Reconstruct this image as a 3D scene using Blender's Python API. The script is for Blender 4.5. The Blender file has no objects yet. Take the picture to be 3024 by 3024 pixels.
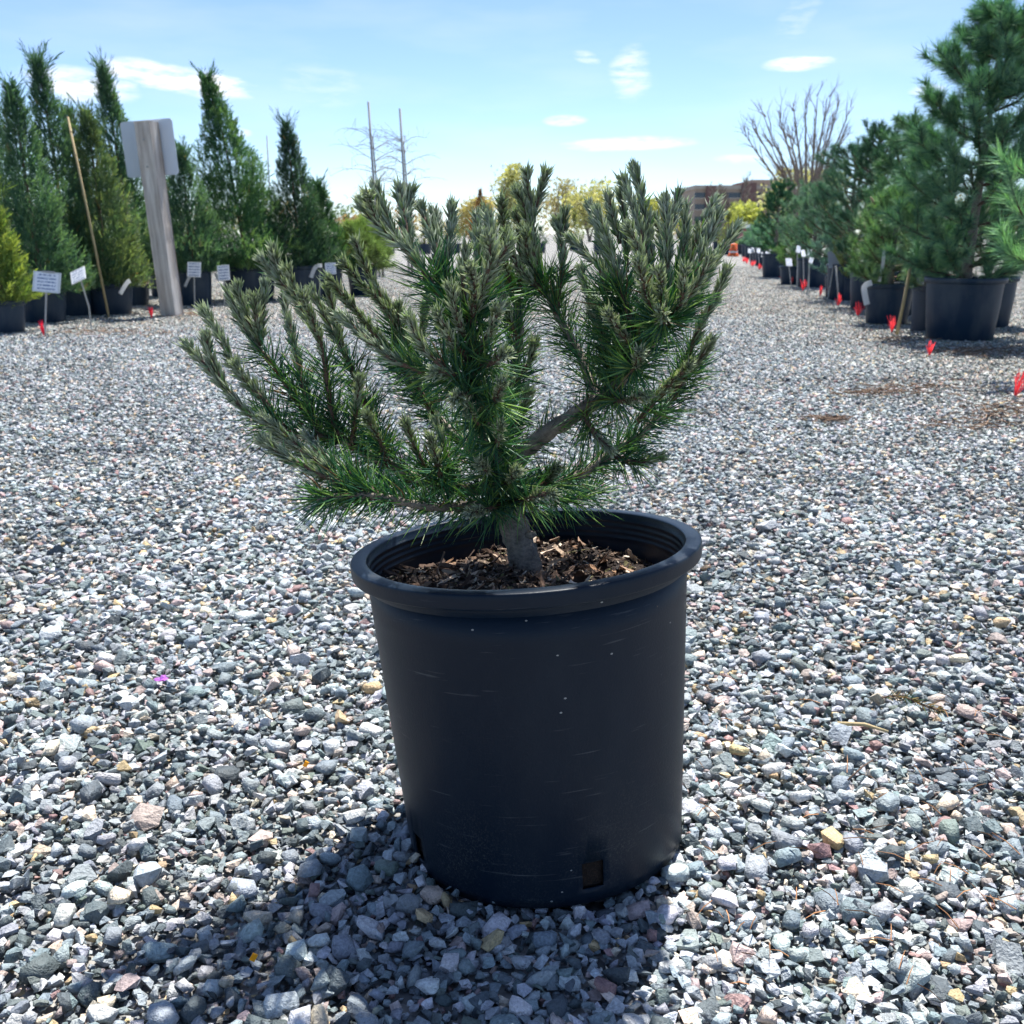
import bpy, bmesh, math, random
import numpy as np
from mathutils import Vector, Matrix

# ------------------------------------------------------------------ camera, sky, sun, exposure
scene = bpy.context.scene
F, VH, CAMH = 3000.0, 690.0, 0.77            # focal length in photo pixels, horizon row, camera height
PITCH = math.atan((1512 - VH) / F)
CP, SP = math.cos(PITCH), math.sin(PITCH)
cam_data = bpy.data.cameras.new('camera')
cam = bpy.data.objects.new('camera', cam_data)
scene.collection.objects.link(cam)
cam.location = (0, 0, CAMH)
cam.rotation_euler = (math.pi / 2 - PITCH, 0, 0)
cam_data.sensor_width = 36.0
cam_data.lens = 36.0 * F / 3024
cam_data.clip_start = 0.05
cam_data.clip_end = 3000
cam_data.dof.use_dof = True
cam_data.dof.focus_distance = 1.22
cam_data.dof.aperture_fstop = 14.0
scene.camera = cam

SUN_AZ, SUN_EL = math.radians(16), math.radians(65)    # a little to the right of straight ahead, high behind the plant
sun_dir = Vector((math.sin(SUN_AZ) * math.cos(SUN_EL), math.cos(SUN_AZ) * math.cos(SUN_EL), math.sin(SUN_EL)))
sd = bpy.data.lights.new('sun', 'SUN')
sd.energy = 4.5
sd.angle = math.radians(0.8)
sd.color = (1.0, 0.965, 0.91)
sun = bpy.data.objects.new('sun', sd)
sun.rotation_euler = sun_dir.to_track_quat('Z', 'Y').to_euler()
sun.location = (0, 0, 20)
scene.collection.objects.link(sun)

scene.view_settings.view_transform = 'Standard'
scene.view_settings.look = 'None'
scene.view_settings.exposure = 1.15
scene.view_settings.gamma = 1.0
scene.cycles.max_bounces = 4
scene.cycles.diffuse_bounces = 3
scene.cycles.glossy_bounces = 2
scene.cycles.transmission_bounces = 3
scene.cycles.use_adaptive_sampling = True
scene.cycles.adaptive_threshold = 0.03

def ray(u, v):
    a, b = (u - 1512) / F, (1512 - v) / F
    return np.array([a, CP + b * SP, -SP + b * CP])

world = bpy.data.worlds.new('World')
scene.world = world
world.use_nodes = True
wn, wl = world.node_tree.nodes, world.node_tree.links
wn.clear()
world.cycles.sampling_method = 'MANUAL'
world.cycles.sample_map_resolution = 512
w_out = wn.new('ShaderNodeOutputWorld')
w_bg = wn.new('ShaderNodeBackground')
w_bg.inputs['Strength'].default_value = 0.09
w_sky = wn.new('ShaderNodeTexSky')
w_sky.sky_type = 'NISHITA'
w_sky.sun_disc = False
w_sky.sun_elevation = SUN_EL
w_sky.sun_rotation = SUN_AZ
w_sky.altitude = 200
w_sky.air_density = 0.68
w_sky.dust_density = 0.3
w_sky.ozone_density = 4.0

def wmath(op, a, b=None, c=None):
    n = wn.new('ShaderNodeMath'); n.operation = op
    for i, x in enumerate((a, b, c)):
        if x is None: continue
        if isinstance(x, (int, float)): n.inputs[i].default_value = x
        else: wl.new(x, n.inputs[i])
    return n.outputs[0]

tc = wn.new('ShaderNodeTexCoord')
sep = wn.new('ShaderNodeSeparateXYZ')
wl.new(tc.outputs['Generated'], sep.inputs[0])
w_az = wmath('ARCTAN2', sep.outputs['X'], sep.outputs['Y'])
w_el = wmath('ARCSINE', sep.outputs['Z'])
comb = wn.new('ShaderNodeCombineXYZ')
wl.new(wmath('MULTIPLY', w_az, 14.0), comb.inputs[0])
wl.new(wmath('MULTIPLY', w_el, 60.0), comb.inputs[1])
wno = wn.new('ShaderNodeTexNoise')
wno.inputs['Scale'].default_value = 1.0
wno.inputs['Detail'].default_value = 5.0
wno.inputs['Roughness'].default_value = 0.6
wl.new(comb.outputs[0], wno.inputs['Vector'])
warp = wmath('SUBTRACT', wno.outputs['Fac'], 0.5)
wno2 = wn.new('ShaderNodeTexNoise')
wno2.inputs['Scale'].default_value = 2.3; wno2.inputs['Detail'].default_value = 6; wno2.inputs['Roughness'].default_value = .62
wl.new(comb.outputs[0], wno2.inputs['Vector'])
# thin broken clouds low over the horizon: (u, v, half width, half height, slope, strength)
clouds = [(520, 232, 215, 40, 0.13, 1.0), (230, 250, 150, 40, 0.1, 0.75), (1860, 424, 200, 19, -0.02, 0.85),
          (1670, 355, 62, 15, 0, 0.75), (2352, 188, 100, 20, -0.03, 0.85), (1860, 220, 60, 70, 0.0, 0.5),
          (1730, 170, 45, 18, 0.2, 0.35), (2740, 268, 50, 18, 0, 0.4), (715, 392, 30, 12, 0, 0.5),
          (2190, 470, 90, 14, 0, 0.4), (950, 250, 130, 60, 0.1, 0.16), (2350, 60, 60, 60, -0.5, 0.18)]
acc = None
for (u, v, hw, hh, sl, st) in clouds:
    d = ray(u, v); d = d / np.linalg.norm(d)
    az0, el0 = math.atan2(d[0], d[1]), math.asin(d[2])
    da = wmath('SUBTRACT', w_az, az0)
    de = wmath('ADD', wmath('SUBTRACT', w_el, el0), wmath('MULTIPLY', da, sl))
    de = wmath('ADD', de, wmath('MULTIPLY', warp, 0.9 * hh / F))
    da2 = wmath('ADD', wmath('MULTIPLY', da, F / hw), wmath('MULTIPLY', warp, 1.1))
    r2 = wmath('ADD', wmath('POWER', wmath('ABSOLUTE', da2), 2.0), wmath('POWER', wmath('ABSOLUTE', wmath('MULTIPLY', de, F / hh)), 2.0))
    m = wn.new('ShaderNodeMapRange'); m.interpolation_type = 'SMOOTHSTEP'
    m.inputs['From Min'].default_value = 1.25; m.inputs['From Max'].default_value = 0.15
    m.inputs['To Max'].default_value = st
    wl.new(r2, m.inputs['Value'])
    wsp = wn.new('ShaderNodeMapRange'); wsp.inputs['From Min'].default_value = .36; wsp.inputs['From Max'].default_value = .60; wsp.inputs['To Min'].default_value = .25 if st > .6 else 0.0
    wl.new(wno2.outputs['Fac'], wsp.inputs['Value'])
    mo = wmath('MULTIPLY', m.outputs[0], wsp.outputs[0])
    acc = mo if acc is None else wmath('MAXIMUM', acc, mo)
# faint veil of the same cloud all over the sky
veil = wn.new('ShaderNodeTexNoise')
veil.inputs['Scale'].default_value = 0.35; veil.inputs['Detail'].default_value = 6
wl.new(comb.outputs[0], veil.inputs['Vector'])
vm = wn.new('ShaderNodeMapRange')
vm.inputs['From Min'].default_value = 0.45; vm.inputs['From Max'].default_value = 0.8; vm.inputs['To Max'].default_value = 0.16
wl.new(veil.outputs['Fac'], vm.inputs['Value'])
acc = wmath('MAXIMUM', acc, vm.outputs[0])
wmix = wn.new('ShaderNodeMix'); wmix.data_type = 'RGBA'
wl.new(acc, wmix.inputs['Factor'])
wl.new(w_sky.outputs[0], wmix.inputs['A'])
wmix.inputs['B'].default_value = (7.2, 7.0, 6.9, 1)
wl.new(wmix.outputs['Result'], w_bg.inputs['Color'])
wl.new(w_bg.outputs[0], w_out.inputs['Surface'])

# ------------------------------------------------------------------ helpers
rng = np.random.default_rng(7)
col = scene.collection

def at(u, v, y):
    """point on the sight line of photo pixel (u, v) at forward distance y"""
    d = ray(u, v)
    p = d * (y / d[1])
    return np.array([p[0], p[1], p[2] + CAMH])

def gp(u, v):
    d = ray(u, v)
    t = -CAMH / d[2]
    return np.array([d[0] * t, d[1] * t, 0.0])

def put(o, parent=None):
    col.objects.link(o)
    if parent is not None: o.parent = parent
    return o

def tag(o, label, cat=None, group=None, kind=None):
    if label: o['label'] = label
    if cat: o['category'] = cat
    if group: o['group'] = group
    if kind: o['kind'] = kind
    return o

def empty(name, loc, rz=0.0):
    o = bpy.data.objects.new(name, None)
    o.location = loc; o.rotation_euler = (0, 0, rz)
    o.empty_display_size = 0.1
    return put(o)

class MB:
    """collects triangles (and a colour per vertex) and builds ONE mesh"""
    def __init__(s): s.V, s.T, s.C, s.n, s.S = [], [], [], 0, {}
    def add(s, V, T, C=None, sm=None):
        V = np.asarray(V, dtype=np.float32).reshape(-1, 3); T = np.asarray(T, dtype=np.int64).reshape(-1, 3)
        if sm is not None: s.S[len(s.T)] = sm
        s.V.append(V); s.T.append(T + s.n); s.n += len(V)
        if C is None: C = (1, 1, 1)
        C = np.asarray(C, dtype=np.float32)
        if C.ndim == 1: C = np.tile(C, (len(V), 1))
        s.C.append(C)
        return s
    def quads(s, V, Q, C=None):
        Q = np.asarray(Q).reshape(-1, 4)
        return s.add(V, np.concatenate([Q[:, [0, 1, 2]], Q[:, [0, 2, 3]]]), C)
    def box(s, c, size, R=None, C=None):
        x, y, z = np.array(size) / 2
        V = np.array([[i * x, j * y, k * z] for i in (-1, 1) for j in (-1, 1) for k in (-1, 1)])
        if R is not None: V = V @ np.array(R).T
        Q = [(0, 1, 3, 2), (4, 6, 7, 5), (0, 4, 5, 1), (2, 3, 7, 6), (0, 2, 6, 4), (1, 5, 7, 3)]
        return s.quads(V + np.array(c), Q, C)
    def tube(s, P, R, n=6, C=None, caps=True):
        P = np.asarray(P, float); m = len(P)
        R = np.broadcast_to(np.asarray(R, float), (m,))
        T = np.gradient(P, axis=0); T /= np.linalg.norm(T, axis=1)[:, None] + 1e-9
        a = np.array([0.31, 0.95, 0.05]); a = a if abs(T[0] @ a) < .9 else np.array([1., 0, 0])
        V = []
        t = np.linspace(0, 2 * np.pi, n, endpoint=False)
        e1 = np.cross(T[0], a)
        for i in range(m):
            e1 = e1 - T[i] * (e1 @ T[i]); e1 /= np.linalg.norm(e1) + 1e-9
            e2 = np.cross(T[i], e1)
            V.append(P[i] + R[i] * (np.cos(t)[:, None] * e1 + np.sin(t)[:, None] * e2))
        V = np.concatenate(V)
        Q = [(i * n + j, i * n + (j + 1) % n, (i + 1) * n + (j + 1) % n, (i + 1) * n + j) for i in range(m - 1) for j in range(n)]
        Cc = C
        if C is not None and np.asarray(C).ndim == 2: Cc = np.repeat(np.asarray(C), n, axis=0)
        k = s.n
        s.quads(V, Q, Cc)
        if caps:
            F2 = [(0, j + 1, j) for j in range(1, n - 1)] + [((m - 1) * n, (m - 1) * n + j, (m - 1) * n + j + 1) for j in range(1, n - 1)]
            s.T.append(np.array(F2) + k)
        return s
    def lathe(s, prof, n=48, C=None, skip=None):
        t = np.linspace(0, 2 * np.pi, n, endpoint=False)
        V = np.concatenate([np.stack([r * np.cos(t), r * np.sin(t), np.full(n, z)], 1) for r, z in prof])
        Q = [(i * n + j, i * n + (j + 1) % n, (i + 1) * n + (j + 1) % n, (i + 1) * n + j)
             for i in range(len(prof) - 1) for j in range(n) if skip is None or not skip(i, j)]
        return s.quads(V, Q, C)
    def mesh(s, name, smooth=False):
        V = np.concatenate(s.V); T = np.concatenate(s.T); C = np.concatenate(s.C)
        me = bpy.data.meshes.new(name)
        me.vertices.add(len(V)); me.vertices.foreach_set('co', V.ravel())
        me.loops.add(len(T) * 3); me.polygons.add(len(T))
        me.loops.foreach_set('vertex_index', T.ravel().astype(np.int32))
        me.polygons.foreach_set('loop_start', np.arange(0, len(T) * 3, 3, dtype=np.int32))
        fl = np.full(len(T), smooth)
        if s.S: fl = np.concatenate([np.full(len(t), s.S.get(i, smooth)) for i, t in enumerate(s.T)])
        me.polygons.foreach_set('use_smooth', fl)
        a = me.attributes.new('col', 'FLOAT_COLOR', 'POINT')
        a.data.foreach_set('color', np.concatenate([C, np.ones((len(C), 1), np.float32)], 1).ravel())
        me.update(calc_edges=True)
        return me
    def build(s, name, mat, parent=None, smooth=False):
        me = s.mesh(name, smooth)
        me.materials.append(mat)
        return put(bpy.data.objects.new(name, me), parent)

def smooth_path(P, n):
    """Catmull-Rom through the points, n samples at even spacing"""
    P = np.asarray(P, float)
    Q = np.vstack([2 * P[0] - P[1], P, 2 * P[-1] - P[-2]])
    out = []
    for i in range(len(P) - 1):
        t = np.linspace(0, 1, 12, endpoint=False)[:, None]
        a, b, c, d = Q[i:i + 4]
        out.append(.5 * (2 * b + (c - a) * t + (2 * a - 5 * b + 4 * c - d) * t ** 2 + (3 * b - a - 3 * c + d) * t ** 3))
    out = np.vstack(out + [P[-1:]])
    L = np.concatenate([[0], np.cumsum(np.linalg.norm(np.diff(out, axis=0), axis=1))])
    s = np.linspace(0, L[-1], n)
    return np.stack([np.interp(s, L, out[:, k]) for k in range(3)], 1), L[-1]

def unit(a): return a / (np.linalg.norm(a, axis=-1, keepdims=True) + 1e-9)

# ------------------------------------------------------------------ materials
def new_mat(name):
    m = bpy.data.materials.new(name); m.use_nodes = True
    nt = m.node_tree
    return m, nt, nt.nodes['Principled BSDF']

def N(nt, t, **kw):
    n = nt.nodes.new(t)
    for k, v in kw.items():
        if k in n.inputs: n.inputs[k].default_value = v
        else: setattr(n, k, v)
    return n

def plain(name, c, rough=0.6, var=0.25, scale=30.0, spec=0.4, bump=0.0, bscale=120.0, metal=0.0, detail=4.0):
    """base colour with a mottled variation and optional fine relief"""
    m, nt, b = new_mat(name)
    co = N(nt, 'ShaderNodeTexCoord')
    no = N(nt, 'ShaderNodeTexNoise', Scale=scale, Detail=detail)
    nt.links.new(co.outputs['Object'], no.inputs['Vector'])
    mx = N(nt, 'ShaderNodeMix', data_type='RGBA')
    mx.inputs['A'].default_value = (*[x * (1 - var) for x in c], 1)
    mx.inputs['B'].default_value = (*[min(1, x * (1 + var)) for x in c], 1)
    nt.links.new(no.outputs['Fac'], mx.inputs['Factor'])
    nt.links.new(mx.outputs['Result'], b.inputs['Base Color'])
    b.inputs['Roughness'].default_value = rough
    b.inputs['Specular IOR Level'].default_value = spec
    b.inputs['Metallic'].default_value = metal
    if bump:
        n2 = N(nt, 'ShaderNodeTexNoise', Scale=bscale, Detail=5.0)
        nt.links.new(co.outputs['Object'], n2.inputs['Vector'])
        bp = N(nt, 'ShaderNodeBump', Strength=bump, Distance=0.01)
        nt.links.new(n2.outputs['Fac'], bp.inputs['Height'])
        nt.links.new(bp.outputs[0], b.inputs['Normal'])
    return m

def leafy(name, trans=0.25, rough=0.5, tint=(1.15, 1.2, 0.55), spec=0.35):
    """colour from the vertex attribute, part of the light passes through"""
    m, nt, b = new_mat(name)
    at_ = N(nt, 'ShaderNodeAttribute', attribute_name='col')
    nt.links.new(at_.outputs['Color'], b.inputs['Base Color'])
    b.inputs['Roughness'].default_value = rough
    b.inputs['Specular IOR Level'].default_value = spec
    tr = N(nt, 'ShaderNodeBsdfTranslucent')
    mu = N(nt, 'ShaderNodeMix', data_type='RGBA', blend_type='MULTIPLY')
    mu.inputs['Factor'].default_value = 1.0
    mu.inputs['B'].default_value = (*tint, 1)
    nt.links.new(at_.outputs['Color'], mu.inputs['A'])
    nt.links.new(mu.outputs['Result'], tr.inputs['Color'])
    ms = N(nt, 'ShaderNodeMixShader'); ms.inputs[0].default_value = trans
    nt.links.new(b.outputs[0], ms.inputs[1]); nt.links.new(tr.outputs[0], ms.inputs[2])
    nt.links.new(ms.outputs[0], nt.nodes['Material Output'].inputs['Surface'])
    return m

def stone_mat(name, from_object):
    m, nt, b = new_mat(name)
    if from_object:
        src = N(nt, 'ShaderNodeObjectInfo').outputs['Color']
    else:
        src = N(nt, 'ShaderNodeAttribute', attribute_name='col').outputs['Color']
    ge = N(nt, 'ShaderNodeNewGeometry')
    no = N(nt, 'ShaderNodeTexNoise', Scale=260.0, Detail=5.0, Roughness=0.7)
    nt.links.new(ge.outputs['Position'], no.inputs['Vector'])
    rp = N(nt, 'ShaderNodeMapRange'); rp.inputs['From Min'].default_value = .3; rp.inputs['From Max'].default_value = .7
    rp.inputs['To Min'].default_value = .62; rp.inputs['To Max'].default_value = 1.3
    nt.links.new(no.outputs['Fac'], rp.inputs['Value'])
    sc = N(nt, 'ShaderNodeVectorMath', operation='SCALE')
    nt.links.new(src, sc.inputs[0]); nt.links.new(rp.outputs[0], sc.inputs['Scale'])
    # tan dust worked in where the rows stand
    px = N(nt, 'ShaderNodeSeparateXYZ'); nt.links.new(ge.outputs['Position'], px.inputs[0])
    def M2(op, a, c):
        n = N(nt, 'ShaderNodeMath', operation=op)
        for i_, x_ in enumerate((a, c)):
            if isinstance(x_, (int, float)): n.inputs[i_].default_value = x_
            else: nt.links.new(x_, n.inputs[i_])
        return n.outputs[0]
    wob = N(nt, 'ShaderNodeTexNoise', Scale=1.1, Detail=4.0); nt.links.new(ge.outputs['Position'], wob.inputs['Vector'])
    rx = M2('ADD', M2('SUBTRACT', px.outputs[0], M2('MULTIPLY', px.outputs[1], .05)), M2('MULTIPLY', wob.outputs['Fac'], 1.2))
    mr = N(nt, 'ShaderNodeMapRange', interpolation_type='SMOOTHSTEP'); mr.inputs['From Min'].default_value = 1.7; mr.inputs['From Max'].default_value = 3.6
    nt.links.new(rx, mr.inputs['Value'])
    lx = M2('ADD', M2('ADD', px.outputs[1], M2('MULTIPLY', px.outputs[0], -.25)), M2('MULTIPLY', wob.outputs['Fac'], 1.2))
    ml = N(nt, 'ShaderNodeMapRange', interpolation_type='SMOOTHSTEP'); ml.inputs['From Min'].default_value = 9.2; ml.inputs['From Max'].default_value = 10.6
    nt.links.new(lx, ml.inputs['Value'])
    wm = M2('MAXIMUM', mr.outputs[0], ml.outputs[0])
    tn = N(nt, 'ShaderNodeMix', data_type='RGBA', blend_type='MULTIPLY'); tn.inputs['B'].default_value = (1.08, 1.0, .90, 1)
    nt.links.new(wm, tn.inputs['Factor']); nt.links.new(sc.outputs[0], tn.inputs['A'])
    nt.links.new(tn.outputs['Result'], b.inputs['Base Color'])
    b.inputs['Roughness'].default_value = 0.62
    b.inputs['Specular IOR Level'].default_value = 0.45
    bp = N(nt, 'ShaderNodeBump', Strength=0.55, Distance=0.002)
    n2 = N(nt, 'ShaderNodeTexNoise', Scale=420.0, Detail=4.0)
    nt.links.new(ge.outputs['Position'], n2.inputs['Vector'])
    n4 = N(nt, 'ShaderNodeTexNoise', Scale=130.0, Detail=3.0, Roughness=.6); nt.links.new(ge.outputs['Position'], n4.inputs['Vector'])
    bq = N(nt, 'ShaderNodeBump', Strength=.75, Distance=.006); nt.links.new(n4.outputs['Fac'], bq.inputs['Height'])
    nt.links.new(bq.outputs[0], bp.inputs['Normal'])
    nt.links.new(n2.outputs['Fac'], bp.inputs['Height'])
    nt.links.new(bp.outputs[0], b.inputs['Normal'])
    return m

M_STONE, M_STONE_OBJ = stone_mat('gravel_stone', False), stone_mat('single_stone', True)

def ground_mat():
    m, nt, b = new_mat('gravel_ground')
    ge = N(nt, 'ShaderNodeNewGeometry')
    vo = N(nt, 'ShaderNodeTexVoronoi', Scale=52.0)
    nt.links.new(ge.outputs['Position'], vo.inputs['Vector'])
    r = N(nt, 'ShaderNodeValToRGB')
    e = r.color_ramp.elements
    e[0].position = 0; e[0].color = (.06, .065, .068, 1)
    e[1].position = 1; e[1].color = (.38, .36, .33, 1)
    k = e.new(.45); k.color = (.21, .215, .215, 1)
    sp = N(nt, 'ShaderNodeSeparateColor')
    nt.links.new(vo.outputs['Color'], sp.inputs[0])
    nt.links.new(sp.outputs[0], r.inputs[0])
    big = N(nt, 'ShaderNodeTexNoise', Scale=0.8, Detail=4.0)
    nt.links.new(ge.outputs['Position'], big.inputs['Vector'])
    mx = N(nt, 'ShaderNodeMix', data_type='RGBA', blend_type='MULTIPLY'); mx.inputs['Factor'].default_value = .35
    rb = N(nt, 'ShaderNodeValToRGB')
    rb.color_ramp.elements[0].color = (.75, .7, .62, 1); rb.color_ramp.elements[1].color = (1, 1, 1, 1)
    rb.color_ramp.elements[0].position = .35; rb.color_ramp.elements[1].position = .65
    nt.links.new(big.outputs['Fac'], rb.inputs[0])
    nt.links.new(r.outputs[0], mx.inputs['A']); nt.links.new(rb.outputs[0], mx.inputs['B'])
    nt.links.new(mx.outputs['Result'], b.inputs['Base Color'])
    b.inputs['Roughness'].default_value = .9
    bp = N(nt, 'ShaderNodeBump', Strength=.8, Distance=.012); bp.invert = True
    nt.links.new(vo.outputs['Distance'], bp.inputs['Height'])
    nt.links.new(bp.outputs[0], b.inputs['Normal'])
    return m

def pot_mat(name, c, dust=0.35, worn=True):
    """dull black plastic with dust, scratches and pale specks"""
    m, nt, b = new_mat(name)
    co = N(nt, 'ShaderNodeTexCoord')
    mp = N(nt, 'ShaderNodeMapping'); mp.inputs['Scale'].default_value = (1, 1, .35)
    nt.links.new(co.outputs['Object'], mp.inputs['Vector'])
    no = N(nt, 'ShaderNodeTexNoise', Scale=7.0, Detail=6.0, Roughness=.62)
    nt.links.new(mp.outputs[0], no.inputs['Vector'])
    r = N(nt, 'ShaderNodeMapRange'); r.inputs['From Min'].default_value = .42; r.inputs['From Max'].default_value = .8
    r.inputs['To Max'].default_value = dust
    nt.links.new(no.outputs['Fac'], r.inputs['Value'])
    mx = N(nt, 'ShaderNodeMix', data_type='RGBA')
    mx.inputs['A'].default_value = (*c, 1); mx.inputs['B'].default_value = (.10, .115, .125, 1)
    nt.links.new(r.outputs[0], mx.inputs['Factor'])
    last = mx.outputs['Result']
    if worn:
        vo = N(nt, 'ShaderNodeTexVoronoi', Scale=34.0)
        mp2 = N(nt, 'ShaderNodeMapping'); mp2.inputs['Scale'].default_value = (1, 1, 1.5)
        mp2.inputs['Rotation'].default_value = (.3, .2, 0)
        nt.links.new(co.outputs['Object'], mp2.inputs['Vector']); nt.links.new(mp2.outputs[0], vo.inputs['Vector'])
        lt = N(nt, 'ShaderNodeMath', operation='LESS_THAN'); lt.inputs[1].default_value = .055
        nt.links.new(vo.outputs['Distance'], lt.inputs[0])
        sp = N(nt, 'ShaderNodeSeparateColor'); nt.links.new(vo.outputs['Color'], sp.inputs[0])
        g2 = N(nt, 'ShaderNodeMath', operation='GREATER_THAN'); g2.inputs[1].default_value = .62
        nt.links.new(sp.outputs[0], g2.inputs[0])
        mul = N(nt, 'ShaderNodeMath', operation='MULTIPLY'); nt.links.new(lt.outputs[0], mul.inputs[0]); nt.links.new(g2.outputs[0], mul.inputs[1])
        # long faint scratches
        mp3 = N(nt, 'ShaderNodeMapping'); mp3.inputs['Scale'].default_value = (14, 14, 260); mp3.inputs['Rotation'].default_value = (.05, .04, 0)
        nt.links.new(co.outputs['Object'], mp3.inputs['Vector'])
        ns = N(nt, 'ShaderNodeTexNoise', Scale=1.0, Detail=3.0); nt.links.new(mp3.outputs[0], ns.inputs['Vector'])
        rs = N(nt, 'ShaderNodeMapRange'); rs.inputs['From Min'].default_value = .66; rs.inputs['From Max'].default_value = .8; rs.inputs['To Max'].default_value = .22
        nt.links.new(ns.outputs['Fac'], rs.inputs['Value'])
        ad = N(nt, 'ShaderNodeMath', operation='MAXIMUM'); nt.links.new(mul.outputs[0], ad.inputs[0]); nt.links.new(rs.outputs[0], ad.inputs[1])
        mz = N(nt, 'ShaderNodeMix', data_type='RGBA'); mz.inputs['B'].default_value = (.26, .27, .27, 1)
        nt.links.new(last, mz.inputs['A']); nt.links.new(ad.outputs[0], mz.inputs['Factor'])
        # dried splashes of grit on the lower wall, in ragged patches
        zz = N(nt, 'ShaderNodeSeparateXYZ'); nt.links.new(co.outputs['Object'], zz.inputs[0])
        gz = N(nt, 'ShaderNodeMapRange'); gz.inputs['From Min'].default_value = .17; gz.inputs['From Max'].default_value = .0
        nt.links.new(zz.outputs[2], gz.inputs['Value'])
        sn = N(nt, 'ShaderNodeTexNoise', Scale=420.0, Detail=4.0, Roughness=.7); nt.links.new(co.outputs['Object'], sn.inputs['Vector'])
        sg = N(nt, 'ShaderNodeTexNoise', Scale=11.0, Detail=5.0); nt.links.new(co.outputs['Object'], sg.inputs['Vector'])
        sm1 = N(nt, 'ShaderNodeMapRange'); sm1.inputs['From Min'].default_value = .50; sm1.inputs['From Max'].default_value = .66; nt.links.new(sn.outputs['Fac'], sm1.inputs['Value'])
        sm2 = N(nt, 'ShaderNodeMapRange'); sm2.inputs['From Min'].default_value = .38; sm2.inputs['From Max'].default_value = .62; nt.links.new(sg.outputs['Fac'], sm2.inputs['Value'])
        k1 = N(nt, 'ShaderNodeMath', operation='MULTIPLY'); nt.links.new(sm1.outputs[0], k1.inputs[0]); nt.links.new(sm2.outputs[0], k1.inputs[1])
        k3 = N(nt, 'ShaderNodeMath', operation='MULTIPLY'); nt.links.new(k1.outputs[0], k3.inputs[0]); nt.links.new(gz.outputs[0], k3.inputs[1])
        k4 = N(nt, 'ShaderNodeMath', operation='MULTIPLY'); k4.inputs[1].default_value = .55; nt.links.new(k3.outputs[0], k4.inputs[0])
        ms_ = N(nt, 'ShaderNodeMix', data_type='RGBA'); ms_.inputs['B'].default_value = (.10, .105, .095, 1)
        nt.links.new(mz.outputs['Result'], ms_.inputs['A']); nt.links.new(k4.outputs[0], ms_.inputs['Factor'])
        last = ms_.outputs['Result']
    nt.links.new(last, b.inputs['Base Color'])
    rr = N(nt, 'ShaderNodeMapRange'); rr.inputs['To Min'].default_value = .30; rr.inputs['To Max'].default_value = .52
    nt.links.new(no.outputs['Fac'], rr.inputs['Value']); nt.links.new(rr.outputs[0], b.inputs['Roughness'])
    b.inputs['Specular IOR Level'].default_value = .20
    n3 = N(nt, 'ShaderNodeTexNoise', Scale=380.0, Detail=3.0); nt.links.new(co.outputs['Object'], n3.inputs['Vector'])
    bp = N(nt, 'ShaderNodeBump', Strength=.12, Distance=.002); nt.links.new(n3.outputs['Fac'], bp.inputs['Height'])
    nt.links.new(bp.outputs[0], b.inputs['Normal'])
    return m

def print_mat(name, paper, ink, rows=5.0):
    """paper with rows of small print too fine to read"""
    m, nt, b = new_mat(name)
    co = N(nt, 'ShaderNodeTexCoord')
    sp = N(nt, 'ShaderNodeSeparateXYZ'); nt.links.new(co.outputs['Generated'], sp.inputs[0])
    fr = N(nt, 'ShaderNodeMath', operation='MULTIPLY'); fr.inputs[1].default_value = rows; nt.links.new(sp.outputs[2], fr.inputs[0])
    f2 = N(nt, 'ShaderNodeMath', operation='FRACT'); nt.links.new(fr.outputs[0], f2.inputs[0])
    a = N(nt, 'ShaderNodeMath', operation='COMPARE'); a.inputs[1].default_value = .5; a.inputs[2].default_value = .24
    nt.links.new(f2.outputs[0], a.inputs[0])
    fl = N(nt, 'ShaderNodeMath', operation='FLOOR'); nt.links.new(fr.outputs[0], fl.inputs[0])
    cb = N(nt, 'ShaderNodeCombineXYZ')
    mx_ = N(nt, 'ShaderNodeMath', operation='MULTIPLY'); mx_.inputs[1].default_value = 16.0; nt.links.new(sp.outputs[0], mx_.inputs[0])
    nt.links.new(mx_.outputs[0], cb.inputs[0]); nt.links.new(fl.outputs[0], cb.inputs[1])
    no = N(nt, 'ShaderNodeTexNoise', Scale=1.4, Detail=2.0); nt.links.new(cb.outputs[0], no.inputs['Vector'])
    g = N(nt, 'ShaderNodeMath', operation='GREATER_THAN'); g.inputs[1].default_value = .43; nt.links.new(no.outputs['Fac'], g.inputs[0])
    k = N(nt, 'ShaderNodeMath', operation='MULTIPLY'); nt.links.new(a.outputs[0], k.inputs[0]); nt.links.new(g.outputs[0], k.inputs[1])
    # margin
    ex = N(nt, 'ShaderNodeMath', operation='COMPARE'); ex.inputs[1].default_value = .5; ex.inputs[2].default_value = .40
    nt.links.new(sp.outputs[0], ex.inputs[0])
    k2 = N(nt, 'ShaderNodeMath', operation='MULTIPLY'); nt.links.new(k.outputs[0], k2.inputs[0]); nt.links.new(ex.outputs[0], k2.inputs[1])
    mix = N(nt, 'ShaderNodeMix', data_type='RGBA'); mix.inputs['A'].default_value = (*paper, 1); mix.inputs['B'].default_value = (*ink, 1)
    nt.links.new(k2.outputs[0], mix.inputs['Factor']); nt.links.new(mix.outputs['Result'], b.inputs['Base Color'])
    b.inputs['Roughness'].default_value = .5
    return m

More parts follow.
